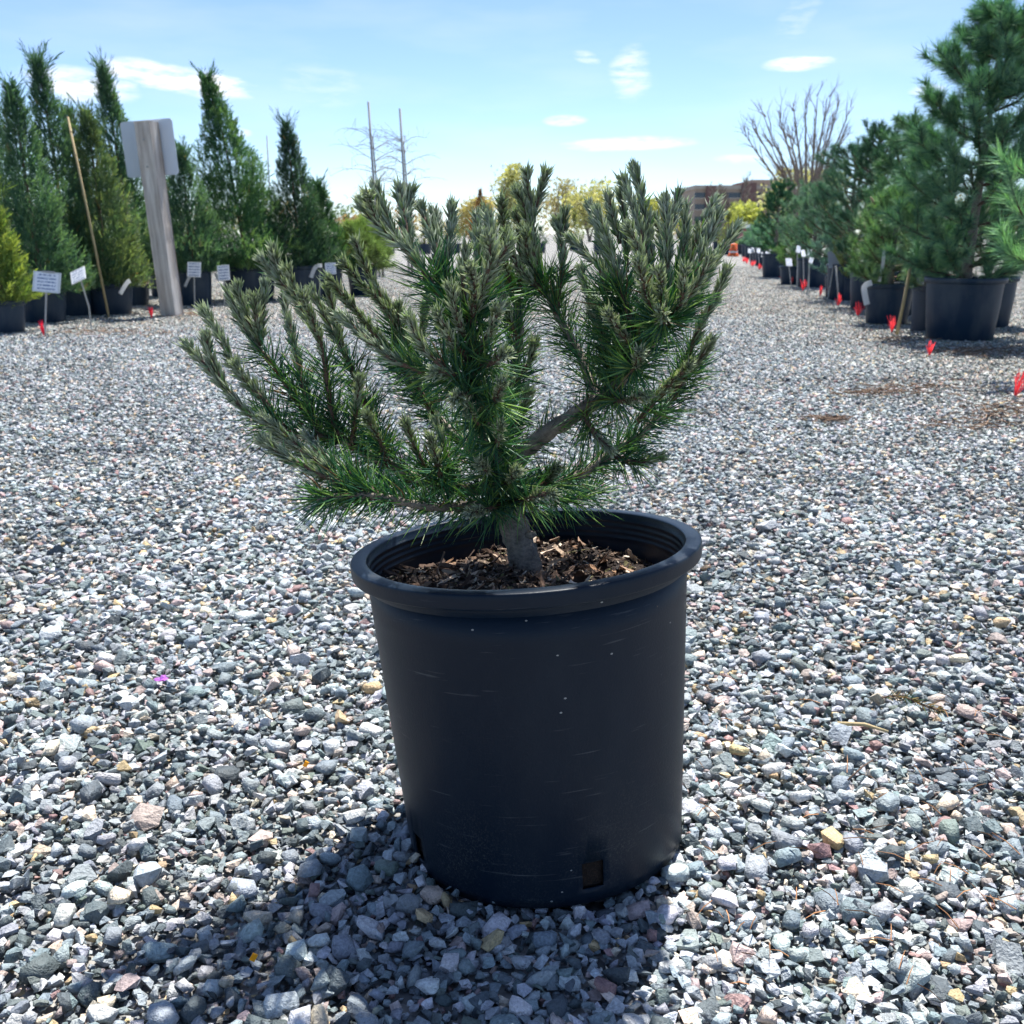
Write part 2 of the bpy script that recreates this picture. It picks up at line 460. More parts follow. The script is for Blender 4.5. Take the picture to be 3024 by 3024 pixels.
def wood_mat(name, c0, c1, scale=(18, 18, 1.6)):
    m, nt, b = new_mat(name)
    co = N(nt, 'ShaderNodeTexCoord'); mp = N(nt, 'ShaderNodeMapping'); mp.inputs['Scale'].default_value = scale
    nt.links.new(co.outputs['Object'], mp.inputs['Vector'])
    no = N(nt, 'ShaderNodeTexNoise', Scale=1.0, Detail=7.0, Roughness=.65); nt.links.new(mp.outputs[0], no.inputs['Vector'])
    r = N(nt, 'ShaderNodeValToRGB'); r.color_ramp.elements[0].position = .32; r.color_ramp.elements[1].position = .66
    r.color_ramp.elements[0].color = (*c0, 1); r.color_ramp.elements[1].color = (*c1, 1)
    nt.links.new(no.outputs['Fac'], r.inputs[0]); nt.links.new(r.outputs[0], b.inputs['Base Color'])
    b.inputs['Roughness'].default_value = .85
    bp = N(nt, 'ShaderNodeBump', Strength=.5, Distance=.01); nt.links.new(no.outputs['Fac'], bp.inputs['Height']); nt.links.new(bp.outputs[0], b.inputs['Normal'])
    return m

def bark_mat(name, c0, c1, scale=90.0):
    m, nt, b = new_mat(name)
    co = N(nt, 'ShaderNodeTexCoord'); mp = N(nt, 'ShaderNodeMapping'); mp.inputs['Scale'].default_value = (1, 1, 1.5)
    nt.links.new(co.outputs['Object'], mp.inputs['Vector'])
    no = N(nt, 'ShaderNodeTexNoise', Scale=scale, Detail=6.0, Roughness=.7); nt.links.new(mp.outputs[0], no.inputs['Vector'])
    r = N(nt, 'ShaderNodeValToRGB'); r.color_ramp.elements[0].position = .3; r.color_ramp.elements[1].position = .68
    r.color_ramp.elements[0].color = (*c0, 1); r.color_ramp.elements[1].color = (*c1, 1)
    nt.links.new(no.outputs['Fac'], r.inputs[0]); nt.links.new(r.outputs[0], b.inputs['Base Color'])
    b.inputs['Roughness'].default_value = .9
    bp = N(nt, 'ShaderNodeBump', Strength=.9, Distance=.004); nt.links.new(no.outputs['Fac'], bp.inputs['Height']); nt.links.new(bp.outputs[0], b.inputs['Normal'])
    return m

M_GROUND = ground_mat()
M_POT = pot_mat('black_pot_plastic', (.0012, .0082, .0200), .10)
M_POT_BG = pot_mat('weathered_pot_plastic', (.014, .032, .060), .6, worn=False)
M_POT_GREY = pot_mat('dusty_grey_pot_plastic', (.05, .062, .085), .8, worn=False)
M_SOIL = plain('dark_potting_soil', (.022, .014, .011), .95, .5, 90, bump=.9, bscale=160)
M_BARK = bark_mat('pine_bark', (.075, .062, .052), (.32, .275, .22))
M_TWIG = bark_mat('brown_twig', (.05, .03, .022), (.19, .12, .085), 160)
M_NEEDLE = leafy('pine_needles', .46, .40, (1.2, 1.2, .7))
M_CONIF = leafy('background_conifer_foliage', .42, .6)
M_LEAF = leafy('spring_leaves', .4, .6)
M_CHIP = leafy('bark_chip', .0, .85)
M_STAKE = plain('grey_stake_metal', (.34, .34, .33), .55, .2, 20, metal=.0)
M_BAMBOO = wood_mat('bamboo', (.36, .27, .13), (.55, .44, .25))
M_SIGN = print_mat('printed_card', (.76, .78, .82), (.22, .28, .42))
M_SIGNBACK = plain('grey_sign_back', (.36, .39, .44), .5, .08, 10)
M_FRAME = plain('pale_sign_frame', (.62, .65, .66), .5, .1, 14)
M_TAG = leafy('white_plastic_tag', .5, .45, (1, 1, 1))
M_FLAG = leafy('red_marker_plastic', .5, .45, (1.1, .8, .8))
M_ALU = plain('pale_sign_sheet', (.60, .65, .71), .42, .05, 5)
M_POST = wood_mat('weathered_post_wood', (.33, .27, .225), (.70, .65, .59))
M_SCRAP = leafy('thin_plastic_scrap', .3, .4)

# ------------------------------------------------------------------ ground and gravel
def hgt(x, y):
    return (.007 * np.sin(1.9 * x + .7) * np.cos(2.3 * y + .4) + .005 * np.sin(5.1 * x - 1.2 * y) + .004 * np.cos(4.3 * y + 2.2 * x)) * np.clip((9 - y) / 4, 0, 1)

def make_ground():
    ys = np.unique(np.concatenate([np.linspace(-6, .4, 12), np.linspace(.5, 10, 96), np.geomspace(10.3, 1500, 50)]))
    xs = np.unique(np.concatenate([-np.geomspace(5.2, 900, 32), np.linspace(-5, 5, 81), np.geomspace(5.2, 900, 32)]))
    X, Y = np.meshgrid(xs, ys)
    Z = hgt(X, Y) - .012 - .008 * np.clip((Y - 2.0) / .5, 0, 1)
    n, m = X.shape
    V = np.stack([X, Y, Z], -1).reshape(-1, 3)
    Q = [(i * m + j, i * m + j + 1, (i + 1) * m + j + 1, (i + 1) * m + j) for i in range(n - 1) for j in range(m - 1)]
    o = MB().quads(V, Q).build('ground', M_GROUND, smooth=True)
    return tag(o, 'crushed grey stone gravel lot spreading between the plant rows', kind='structure')
ground = make_ground()

def stone_proto(k, npts, boxy):
    r = np.random.default_rng(1000 + k)
    p = unit(r.normal(size=(npts, 3)))
    p = np.sign(p) * np.abs(p) ** boxy
    p *= np.array([1, r.uniform(.58, .95), r.uniform(.34, .7)]) * r.uniform(.86, 1.08, (npts, 1))
    bm = bmesh.new()
    for q in p: bm.verts.new(q)
    h = bmesh.ops.convex_hull(bm, input=bm.verts)
    bmesh.ops.delete(bm, geom=[g for g in set(h['geom_interior'] + h['geom_unused']) if isinstance(g, bmesh.types.BMVert)], context='VERTS')
    bmesh.ops.triangulate(bm, faces=bm.faces)
    bmesh.ops.recalc_face_normals(bm, faces=bm.faces)
    bm.verts.index_update()
    V = np.array([v.co[:] for v in bm.verts]); T = np.array([[v.index for v in f.verts] for f in bm.faces])
    bm.free()
    return V / np.abs(V[:, :1]).max(), T
PROTO = [stone_proto(k, 9 + k % 4, .8) for k in range(40)]
PROTO_FINE = [stone_proto(100 + k, 17 + k % 6, .72) for k in range(24)]

PAL = np.array([(.29, .335, .355), (.20, .25, .27), (.09, .115, .125), (.40, .44, .46), (.57, .58, .58),
                (.45, .36, .335), (.32, .20, .19), (.52, .39, .22), (.62, .53, .42), (.34, .36, .39), (.15, .185, .17)])
PALW = np.array([.20, .15, .12, .16, .13, .055, .02, .02, .04, .05, .06])
def stone_cols(n, r):
    c = PAL[r.choice(len(PAL), n, p=PALW / PALW.sum())]
    return c * r.uniform(.72, 1.25, (n, 1)) * r.uniform(.95, 1.05, (n, 3))

def euler_mats(yaw, tx, ty):
    cz, sz, cx, sx, cy, sy = np.cos(yaw), np.sin(yaw), np.cos(tx), np.sin(tx), np.cos(ty), np.sin(ty)
    o, z = np.ones_like(yaw), np.zeros_like(yaw)
    Rz = np.stack([cz, -sz, z, sz, cz, z, z, z, o], -1).reshape(-1, 3, 3)
    Rx = np.stack([o, z, z, z, cx, -sx, z, sx, cx], -1).reshape(-1, 3, 3)
    Ry = np.stack([cy, z, sy, z, o, z, -sy, z, cy], -1).reshape(-1, 3, 3)
    return Rz @ Rx @ Ry

def stones_into(mb, P, S, r, C=None):
    n = len(P)
    if C is None: C = stone_cols(n, r) * (.93 + .09 * np.sin(3.1 * P[:, 0] + 1.3 * P[:, 1]) + .08 * np.sin(1.7 * P[:, 1] - 4.3 * P[:, 0] + 1) + .05 * np.sin(9 * P[:, 0] + 7 * P[:, 1]))[:, None]
    R = euler_mats(r.uniform(0, 6.28, n), r.normal(0, .35, n), r.normal(0, .35, n))
    k = r.integers(0, len(PROTO), n)
    for i in range(len(PROTO)):
        w = np.where(k == i)[0]
        if not len(w): continue
        V, T = PROTO[i]
        W = np.einsum('nij,kj->nki', R[w], V) * S[w][:, None, None] + P[w][:, None, :]
        TT = T[None] + (np.arange(len(w)) * len(V))[:, None, None]
        mb.add(W.reshape(-1, 3), TT.reshape(-1, 3), np.repeat(C[w], len(V), axis=0), sm=(i % 10 < 3))

POT_C, POT_RB, POT_RT, POT_H = np.array([.045, 1.22, 0.0]), .183, .2225, .3885
pot_axis = unit(np.array([-.073, .063, 1.0]))

def grid_pts(x0, x1, y0, y1, sp, r, jit=.48):
    gx, gy = np.meshgrid(np.arange(x0, x1, sp), np.arange(y0, y1, sp))
    gx = gx + (np.arange(gy.shape[0]) % 2)[:, None] * sp * .5
    P = np.stack([gx.ravel(), gy.ravel()], 1)
    return P + r.uniform(-jit, jit, P.shape) * sp

def in_view(P, m=.12): return np.abs(P[:, 0]) < P[:, 1] * .545 + m
def out_pot(P, S=0): return np.hypot(P[:, 0] - POT_C[0], P[:, 1] - POT_C[1]) > POT_RB - .012 + S

r = np.random.default_rng(3)
NEAR = 2.75
mb = MB()
singles = []
for (sp, s0, s1, zo, zs) in ((.0100, .0040, .0064, -.0072, .0028), (.0150, 0.0064, .0125, -.0008, .0034)):
    P = grid_pts(-2.2, 2.2, .62, NEAR, sp, r); P = P[in_view(P) & out_pot(P)]
    S = np.exp(r.uniform(np.log(s0), np.log(s1), len(P)))
    z = hgt(P[:, 0], P[:, 1]) + zo + r.normal(0, zs, len(P))
    if s1 < .01:    # the finest layer only where it can be told apart
        k = P[:, 1] < 2.0
        P, S, z = P[k], S[k], z[k]
    stones_into(mb, np.column_stack([P, z]), S, r)
# bigger stones scattered on top, the nearest of them built one by one
P = grid_pts(-2.2, 2.2, .62, NEAR, .040, r); P = P[in_view(P) & out_pot(P, .02)]
P = P[r.random(len(P)) < .55]
S = np.exp(r.uniform(np.log(.0125), np.log(.0205), len(P)))
S = np.where(r.random(len(P)) < .05, S * 1.4, S)
Z = hgt(P[:, 0], P[:, 1]) + .002 + r.normal(0, .003, len(P))
D = np.hypot(P[:, 0], P[:, 1])
seen = (np.abs(P[:, 0]) < P[:, 1] * .5 + .02) & (P[:, 1] > .84) & ~((np.abs(P[:, 0] - .03) < .19) & (P[:, 1] > 1.25) & (P[:, 1] < 2.4))
rank = np.where(seen, S / D, 0)
big = np.zeros(len(P), bool); big[np.argsort(-rank)[:300]] = True
stones_into(mb, np.column_stack([P, Z])[~big], S[~big], r)
gr = mb.build('gravel', M_STONE, ground)
tag(gr, 'loose crushed grey gravel covering the lot', kind='stuff')
fine_mesh = []
for i, (V, T) in enumerate(PROTO_FINE):
    me = MB().add(V, T).mesh('stone', smooth=i % 3 != 0); me.materials.append(M_STONE_OBJ); fine_mesh.append(me)
for i in np.where(big)[0]:
    o = bpy.data.objects.new('stone', fine_mesh[int(r.integers(0, 24))])
    o.location = (P[i, 0], P[i, 1], Z[i] + .002)
    o.rotation_euler = (r.normal(0, .3), r.normal(0, .3), r.uniform(0, 6.28))
    o.scale = (S[i],) * 3
    c = stone_cols(1, r)[0]; o.color = (*c, 1)
    put(o, ground)

# farther gravel: patches of stones instanced over the lot
def patch(seed):
    q = np.random.default_rng(seed); m = MB()
    P = grid_pts(-.5, .5, -.5, .5, .0170, q)
    S = np.exp(q.uniform(np.log(.0070), np.log(.0132), len(P)))
    stones_into(m, np.column_stack([P, q.normal(-.001, .004, len(P))]), S, q)
    return m.mesh('gravel_patch')
patch_col = bpy.data.collections.new('gravel_patches')
for k in range(3):
    me = patch(50 + k); me.materials.append(M_STONE)
    patch_col.objects.link(bpy.data.objects.new('gravel_patch', me))
pts = []
for y in np.arange(NEAR + .45, 26, .96):
    w = y * .55 + .9
    for x in np.arange(-w, w + .9, .96): pts.append((x + r.uniform(-.02, .02), y, float(hgt(np.array(x), np.array(y))) - .002 + r.uniform(-.001, .001)))
pm = bpy.data.meshes.new('gravel'); pm.from_pydata(pts, [], [])
go = put(bpy.data.objects.new('gravel', pm), ground)
tag(go, 'grey gravel farther off towards the rows of pots', kind='stuff')
ng = bpy.data.node_groups.new('scatter_gravel', 'GeometryNodeTree')
ng.interface.new_socket('Geometry', in_out='INPUT', socket_type='NodeSocketGeometry')
ng.interface.new_socket('Geometry', in_out='OUTPUT', socket_type='NodeSocketGeometry')
gi, g_o = ng.nodes.new('NodeGroupInput'), ng.nodes.new('NodeGroupOutput')
iop = ng.nodes.new('GeometryNodeInstanceOnPoints'); ci = ng.nodes.new('GeometryNodeCollectionInfo')
ci.inputs['Collection'].default_value = patch_col; ci.inputs['Separate Children'].default_value = True; ci.inputs['Reset Children'].default_value = True
iop.inputs['Pick Instance'].default_value = True
rv = ng.nodes.new('FunctionNodeRandomValue'); rv.data_type = 'INT'
rv.inputs[4].default_value = 0; rv.inputs[5].default_value = 2
rq = ng.nodes.new('FunctionNodeRandomValue'); rq.data_type = 'INT'; rq.inputs[4].default_value = 0; rq.inputs[5].default_value = 3; rq.inputs['Seed'].default_value = 5
mm = ng.nodes.new('ShaderNodeMath'); mm.operation = 'MULTIPLY'; mm.inputs[1].default_value = math.pi / 2
cx = ng.nodes.new('ShaderNodeCombineXYZ')
ng.links.new(gi.outputs[0], iop.inputs['Points']); ng.links.new(ci.outputs[0], iop.inputs['Instance'])
ng.links.new(rv.outputs[2], iop.inputs['Instance Index'])
ng.links.new(rq.outputs[2], mm.inputs[0]); ng.links.new(mm.outputs[0], cx.inputs[2]); ng.links.new(cx.outputs[0], iop.inputs['Rotation'])
ng.links.new(iop.outputs[0], g_o.inputs[0])
go.modifiers.new('scatter', 'NODES').node_group = ng

# ------------------------------------------------------------------ the potted dwarf pine
pine = empty('potted_pine', POT_C)
tag(pine, 'dwarf pine with upright blue-green shoots in a large black nursery pot standing on the gravel', 'potted plant')
Rpot = np.array(Vector(pot_axis).to_track_quat('Z', 'Y').to_matrix())
def potpart(o):
    q = Vector(pot_axis).to_track_quat('Z', 'Y')
    o.rotation_euler = q.to_euler()
    return o

NS = 128
rw = lambda z: POT_RB + (.204 - POT_RB) * (z / .362)
zs = [-.012, 0, .006, .014, .041, .08, .12, .17, .22, .27, .32, .362]
# where the two drain holes show in the photograph
def pot_angle(u, v, zz):
    best = None
    for k in range(NS):
        a = (k + .5) * 2 * math.pi / NS
        p = POT_C + Rpot @ np.array([rw(zz) * math.cos(a), rw(zz) * math.sin(a), zz])
        d = p - np.array([0, 0, CAMH]); y2 = d[1] * CP - d[2] * SP; up = d[1] * SP + d[2] * CP
        e = (1512 + F * d[0] / y2 - u) ** 2 + (1512 - F * up / y2 - v) ** 2
        if p[1] < POT_C[1] + .05 and (best is None or e < best[0]): best = (e, k)
    return best[1]
holes = [pot_angle(1745, 2580, .027), pot_angle(1242, 2490, .027)]
step = (holes[0] - holes[1]) % NS
allh = [holes[0], holes[1], (holes[0] + step) % NS, (holes[1] - step) % NS]
inh = lambda i, j: zs[i] >= .005 and zs[i + 1] <= .042 and any(min((j - h) % NS, (h - j) % NS) <= 1 for h in allh)
m = MB().lathe([(rw(max(z, 0)), z) for z in zs], NS, skip=inh)
m.lathe([(0.001, -.006), (POT_RB - .002, -.006)], NS)
pot = potpart(m.build('pot', M_POT, pine, smooth=True))
sm = pot.modifiers.new('wall', 'SOLIDIFY'); sm.thickness = .0032; sm.offset = -1
rim = MB().lathe([(.2005, .350), (.2055, .3590), (.2075, .3640), (.2080, .3680), (.2195, .3690), (.2216, .3696), (.2222, .3706), (.2226, .3730), (.2231, .3810), (.2228, .3858), (.2222, .3872), (.2205, .3880), (.2100, .3884), (.2045, .3882), (.2032, .3876), (.2026, .3862), (.2010, .3780), (.1990, .3770),
    (.2004, .3755), (.2000, .3700), (.1980, .3690), (.1994, .3675), (.1990, .3620), (.1970, .3610), (.1984, .3595), (.1980, .3540), (.1960, .3530), (.1972, .3515), (.1966, .345), (.195, .335), (.192, .26)], 160)
rim = rim.build('rim', M_POT, pot, smooth=True)
# wedge of soil visible through the holes
sl = MB().lathe([(.001, .004), (.176, .004), (.179, .06), (.170, .08), (.001, .08)], 48).build('root_ball', M_SOIL, pot)
# soil surface with chips
def soil_h(x, y):
    return .338 + .012 * np.sin(9 * x + 1) * np.cos(11 * y) + .010 * np.sin(23 * x + 2 * y) + .024 * np.clip((x - .02) / .15, -.6, 1) * np.clip((y + .05) / .12, -.2, 1)
rr_, tt_ = np.linspace(0, .1965, 16), np.linspace(0, 2 * np.pi, 48, endpoint=False)
Vs = np.array([(a * math.cos(b), a * math.sin(b), soil_h(a * math.cos(b), a * math.sin(b))) for a in rr_ for b in tt_])
Qs = [(i * 48 + j, i * 48 + (j + 1) % 48, (i + 1) * 48 + (j + 1) % 48, (i + 1) * 48 + j) for i in range(15) for j in range(48)]
soil = potpart(MB().quads(Vs, Qs).build('soil', M_SOIL, pine, smooth=True))
tag(soil, 'dark soil covered with bark mulch')
CH = np.array([(.035, .022, .016), (.06, .038, .026), (.10, .065, .045), (.20, .14, .10), (.34, .27, .20), (.55, .47, .38), (.025, .018, .016), (.16, .15, .07), (.28, .17, .10)])
CHW = np.array([.2, .17, .16, .14, .11, .07, .08, .04, .03])
def chip_geo(q, L, W, H):
    n = 6
    V = []
    for k in range(n):
        x = (k / (n - 1) - .5) * L
        w = W * (1 - .75 * abs(2 * k / (n - 1) - 1) ** 2) * q.uniform(.7, 1.2); h = H * q.uniform(.6, 1.3)
        b = H * 3 * (k / (n - 1) - .5) ** 2 * q.uniform(-1, 2)
        V += [(x, -w / 2, b), (x, w / 2, b + q.uniform(-.3, .3) * W), (x, w * .2, b + h)]
    Q, T = [], []
    for k in range(n - 1):
        for a in range(3):
            Q.append((k * 3 + a, k * 3 + (a + 1) % 3, k * 3 + 3 + (a + 1) % 3, k * 3 + 3 + a))
    T = [(q_[0], q_[1], q_[2]) for q_ in Q] + [(q_[0], q_[2], q_[3]) for q_ in Q] + [(0, 2, 1), (15, 16, 17)]
    return np.array(V), np.array(T)
q = np.random.default_rng(21)
fill = MB()
for i in range(1500):
    a, b = math.sqrt(q.uniform()) * .19, q.uniform(0, 6.28)
    x, y = a * math.cos(b), a * math.sin(b)
    V, T = chip_geo(q, q.uniform(.006, .02), q.uniform(.002, .006), q.uniform(.001, .003))
    R = euler_mats(*[np.array([k]) for k in (q.uniform(0, 6.28), q.normal(0, .4), q.normal(0, .4))])[0]
    fill.add(V @ R.T + (x, y, soil_h(x, y) + q.uniform(-.001, .004)), T, CH[q.choice(9, p=CHW / CHW.sum())] * q.uniform(.7, 1.3))
fo = fill.build('bark_mulch', M_CHIP, soil); tag(fo, None, kind='stuff')
for i in range(210):
    a, b = math.sqrt(q.uniform()) * .18, q.uniform(0, 6.28)
    x, y = a * math.cos(b), a * math.sin(b)
    long_ = q.random() < .25
    V, T = chip_geo(q, q.uniform(.03, .06) if long_ else q.uniform(.018, .042), q.uniform(.003, .006) if long_ else q.uniform(.006, .016), q.uniform(.001, .004))
    MB().add(V, T, CH[q.choice(9, p=CHW / CHW.sum())] * np.array([1.08, 1.0, .95]) * q.uniform(.6, 1.5)).build('bark_chip', M_CHIP, soil)
for o in [c for c in soil.children if c.name.startswith('bark_chip')]:
    a, b = math.sqrt(q.uniform()) * .18, q.uniform(0, 6.28)
    x, y = a * math.cos(b), a * math.sin(b)
    o.location = (x, y, soil_h(x, y) + q.uniform(.001, .008))
    o.rotation_euler = (q.normal(0, .5), q.normal(0, .35), q.uniform(0, 6.28))

# ---- needles
def needle_pack(mb, A, Tn, n, ang, ang_sd, L, L_sd, rad, bend, q, colfn, s0=0.0, s1=1.0, droop=0.0, up=0.0):
    """n needles round the axis A (points) with tangents Tn; each a tapered, bent three-sided blade"""
    if n <= 0: return
    s = q.uniform(s0, s1, n) * (len(A) - 1)
    i = np.clip(s.astype(int), 0, len(A) - 2); f = (s - i)[:, None]
    P = A[i] * (1 - f) + A[i + 1] * f
    T = unit(Tn[i] * (1 - f) + Tn[i + 1] * f)
    G = unit(q.normal(size=(n, 3))); Nn = unit(G - T * np.sum(G * T, 1, keepdims=True))
    Nn = unit(Nn + np.array([0, 0, up]))
    al = np.clip(q.normal(ang, ang_sd, n), 4, 115) * math.pi / 180
    D = unit(np.cos(al)[:, None] * T + np.sin(al)[:, None] * Nn)
    Ln = np.clip(q.normal(L, L_sd, n), L * .45, L * 1.6)[:, None]
    B = T * bend + np.array([0, 0, -droop]) + q.normal(0, .16, (n, 3))
    P1 = P + Ln * .5 * D + Ln * .25 * B * .5
    P2 = P + Ln * D + Ln * B * .5
    E1 = unit(np.cross(D, G)); E2 = np.cross(D, E1)
    rd = rad * q.uniform(.75, 1.25, n)[:, None]
    rings = []
    for Pc, k in ((P, .8), (P1, 1.0)):
        for a in (0, 2.094, 4.189):
            rings.append(Pc + rd * k * (math.cos(a) * E1 + math.sin(a) * E2))
    dirt = unit(P2 - P1)
    rings.append(P2)
    V = np.stack(rings, 1)                                   # n,7,3
    T0 = np.array([(0, 1, 4), (0, 4, 3), (1, 2, 5), (1, 5, 4), (2, 0, 3), (2, 3, 5), (3, 4, 6), (4, 5, 6), (5, 3, 6)])
    TT = T0[None] + (np.arange(n) * 7)[:, None, None]
    C = colfn(n, q, s / (len(A) - 1))                         # n,7,3
    mb.add(V.reshape(-1, 3), TT.reshape(-1, 3), C.reshape(-1, 3))

def cols_long(n, q, s):
    b = np.array([(.055, .165, .095), (.085, .22, .10), (.16, .32, .095), (.038, .115, .080), (.27, .42, .12)])
    c = b[q.choice(5, n, p=[.25, .27, .21, .11, .16])] * q.uniform(.75, 1.3, (n, 1))
    dead = q.random(n) < .02
    c[dead] = (.22, .14, .07)
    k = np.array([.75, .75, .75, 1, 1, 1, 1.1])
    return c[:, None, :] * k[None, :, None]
def cols_tip(n, q, s):
    b = np.array([(.25, .31, .22), (.34, .41, .31), (.17, .235, .14), (.47, .52, .44), (.24, .33, .13)])
    c = b[q.choice(5, n, p=[.28, .26, .2, .15, .11])] * q.uniform(.65, 1.3, (n, 1))
    tipc = np.array([.68, .73, .66])
    C = np.repeat(c[:, None, :], 7, 1)
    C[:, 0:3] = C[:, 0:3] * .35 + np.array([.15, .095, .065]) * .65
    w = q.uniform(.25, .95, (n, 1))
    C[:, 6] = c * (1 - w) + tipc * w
    return C

Y0 = 1.245
def wp(pts, d0, d1):
    out = []
    for k, p in enumerate(pts):
        dy = p[2] if len(p) > 2 else d0 + (d1 - d0) * k / (len(pts) - 1)
        out.append(at(p[0], p[1], Y0 + dy))
    return np.array(out) - POT_C

q = np.random.default_rng(5)
tr_pts = np.array([at(1572, 1760, Y0 - .004), at(1560, 1700, Y0), at(1545, 1640, Y0), at(1520, 1560, Y0), at(1498, 1490, Y0), at(1484, 1430, Y0 - .005)]) - POT_C
tp, _ = smooth_path(tr_pts, 26)
rad = np.interp(np.linspace(0, 1, 26), [0, .15, .5, .8, 1], [.0235, .0205, .0185, .018, .015]) * (1 + .05 * np.sin(np.arange(26) * 2.1))
tk = MB().tube(tp, rad, 30)
tv = tk.V[0].reshape(26, 30, 3); ctr = tp[:, None, :]
flk = 1 + .05 * q.normal(0, 1, (26, 30, 1)) + .05 * np.sin(np.arange(30) * 1.3)[None, :, None] * np.cos(np.arange(26) * .9)[:, None, None]
flk[:4] *= (1 + .25 * np.clip(np.sin(np.arange(30) * .63 + 1), 0, 1)[None, :, None] * np.array([1, .7, .4, .15])[:, None, None])
tk.V[0] = (ctr + (tv - ctr) * flk).reshape(-1, 3).astype(np.float32)
trunk = tk.build('trunk', M_BARK, pine, smooth=True)
for (zf, sd_) in ((.35, 2.4), (.55, -.6), (.68, 3.6)):      # pruned stubs
    k_ = int(zf * 25); d_ = np.array([math.cos(sd_), -abs(math.sin(sd_)), .35])
    MB().tube([tp[k_], tp[k_] + d_ * .020, tp[k_] + d_ * .026], [.006, .0055, .004], 8).build('knot', M_BARK, pine, smooth=True)

def shoot(pts, d0, d1, r0, r1, tipfrac, dens_l=16, dens_t=18, Ll=.042, bare=0.0, up=.15, name='branch'):
    W = wp(pts, d0, d1)
    L = np.linalg.norm(np.diff(W, axis=0), axis=1).sum()
    n = max(8, int(L / .006))
    A, L = smooth_path(W, n)
    A = A + np.cumsum(q.normal(0, .00035, A.shape), 0)
    Tn = unit(np.gradient(A, axis=0))
    st = MB().tube(A, np.linspace(r0, r1, n) * (1 + .08 * np.sin(np.arange(n) * 1.7 + q.uniform(0, 6))), 7)
    b = st.build(name, M_BARK if r0 > .006 else M_TWIG, pine, smooth=True)
    nd = MB()
    sb = 1 - tipfrac
    if sb > bare:
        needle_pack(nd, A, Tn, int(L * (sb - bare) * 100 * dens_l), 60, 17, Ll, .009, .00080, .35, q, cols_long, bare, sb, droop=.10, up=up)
    if tipfrac > 0:
        # this year's shoot: short needles lying along the stem, a blunt crown at the end
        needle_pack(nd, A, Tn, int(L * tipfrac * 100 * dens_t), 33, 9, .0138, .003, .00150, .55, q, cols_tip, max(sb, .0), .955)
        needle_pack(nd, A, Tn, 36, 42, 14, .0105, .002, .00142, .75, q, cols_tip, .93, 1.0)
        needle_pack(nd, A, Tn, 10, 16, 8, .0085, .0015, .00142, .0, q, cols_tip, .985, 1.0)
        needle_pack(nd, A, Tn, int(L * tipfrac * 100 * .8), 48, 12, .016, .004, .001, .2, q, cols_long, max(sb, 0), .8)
    else:
        needle_pack(nd, A, Tn, 20, 34, 18, Ll, .010, .0008, .1, q, cols_long, .9, 1.0)
    if nd.n:
        tag(nd.build('needles', M_NEEDLE, b), None, kind='stuff')
    return b

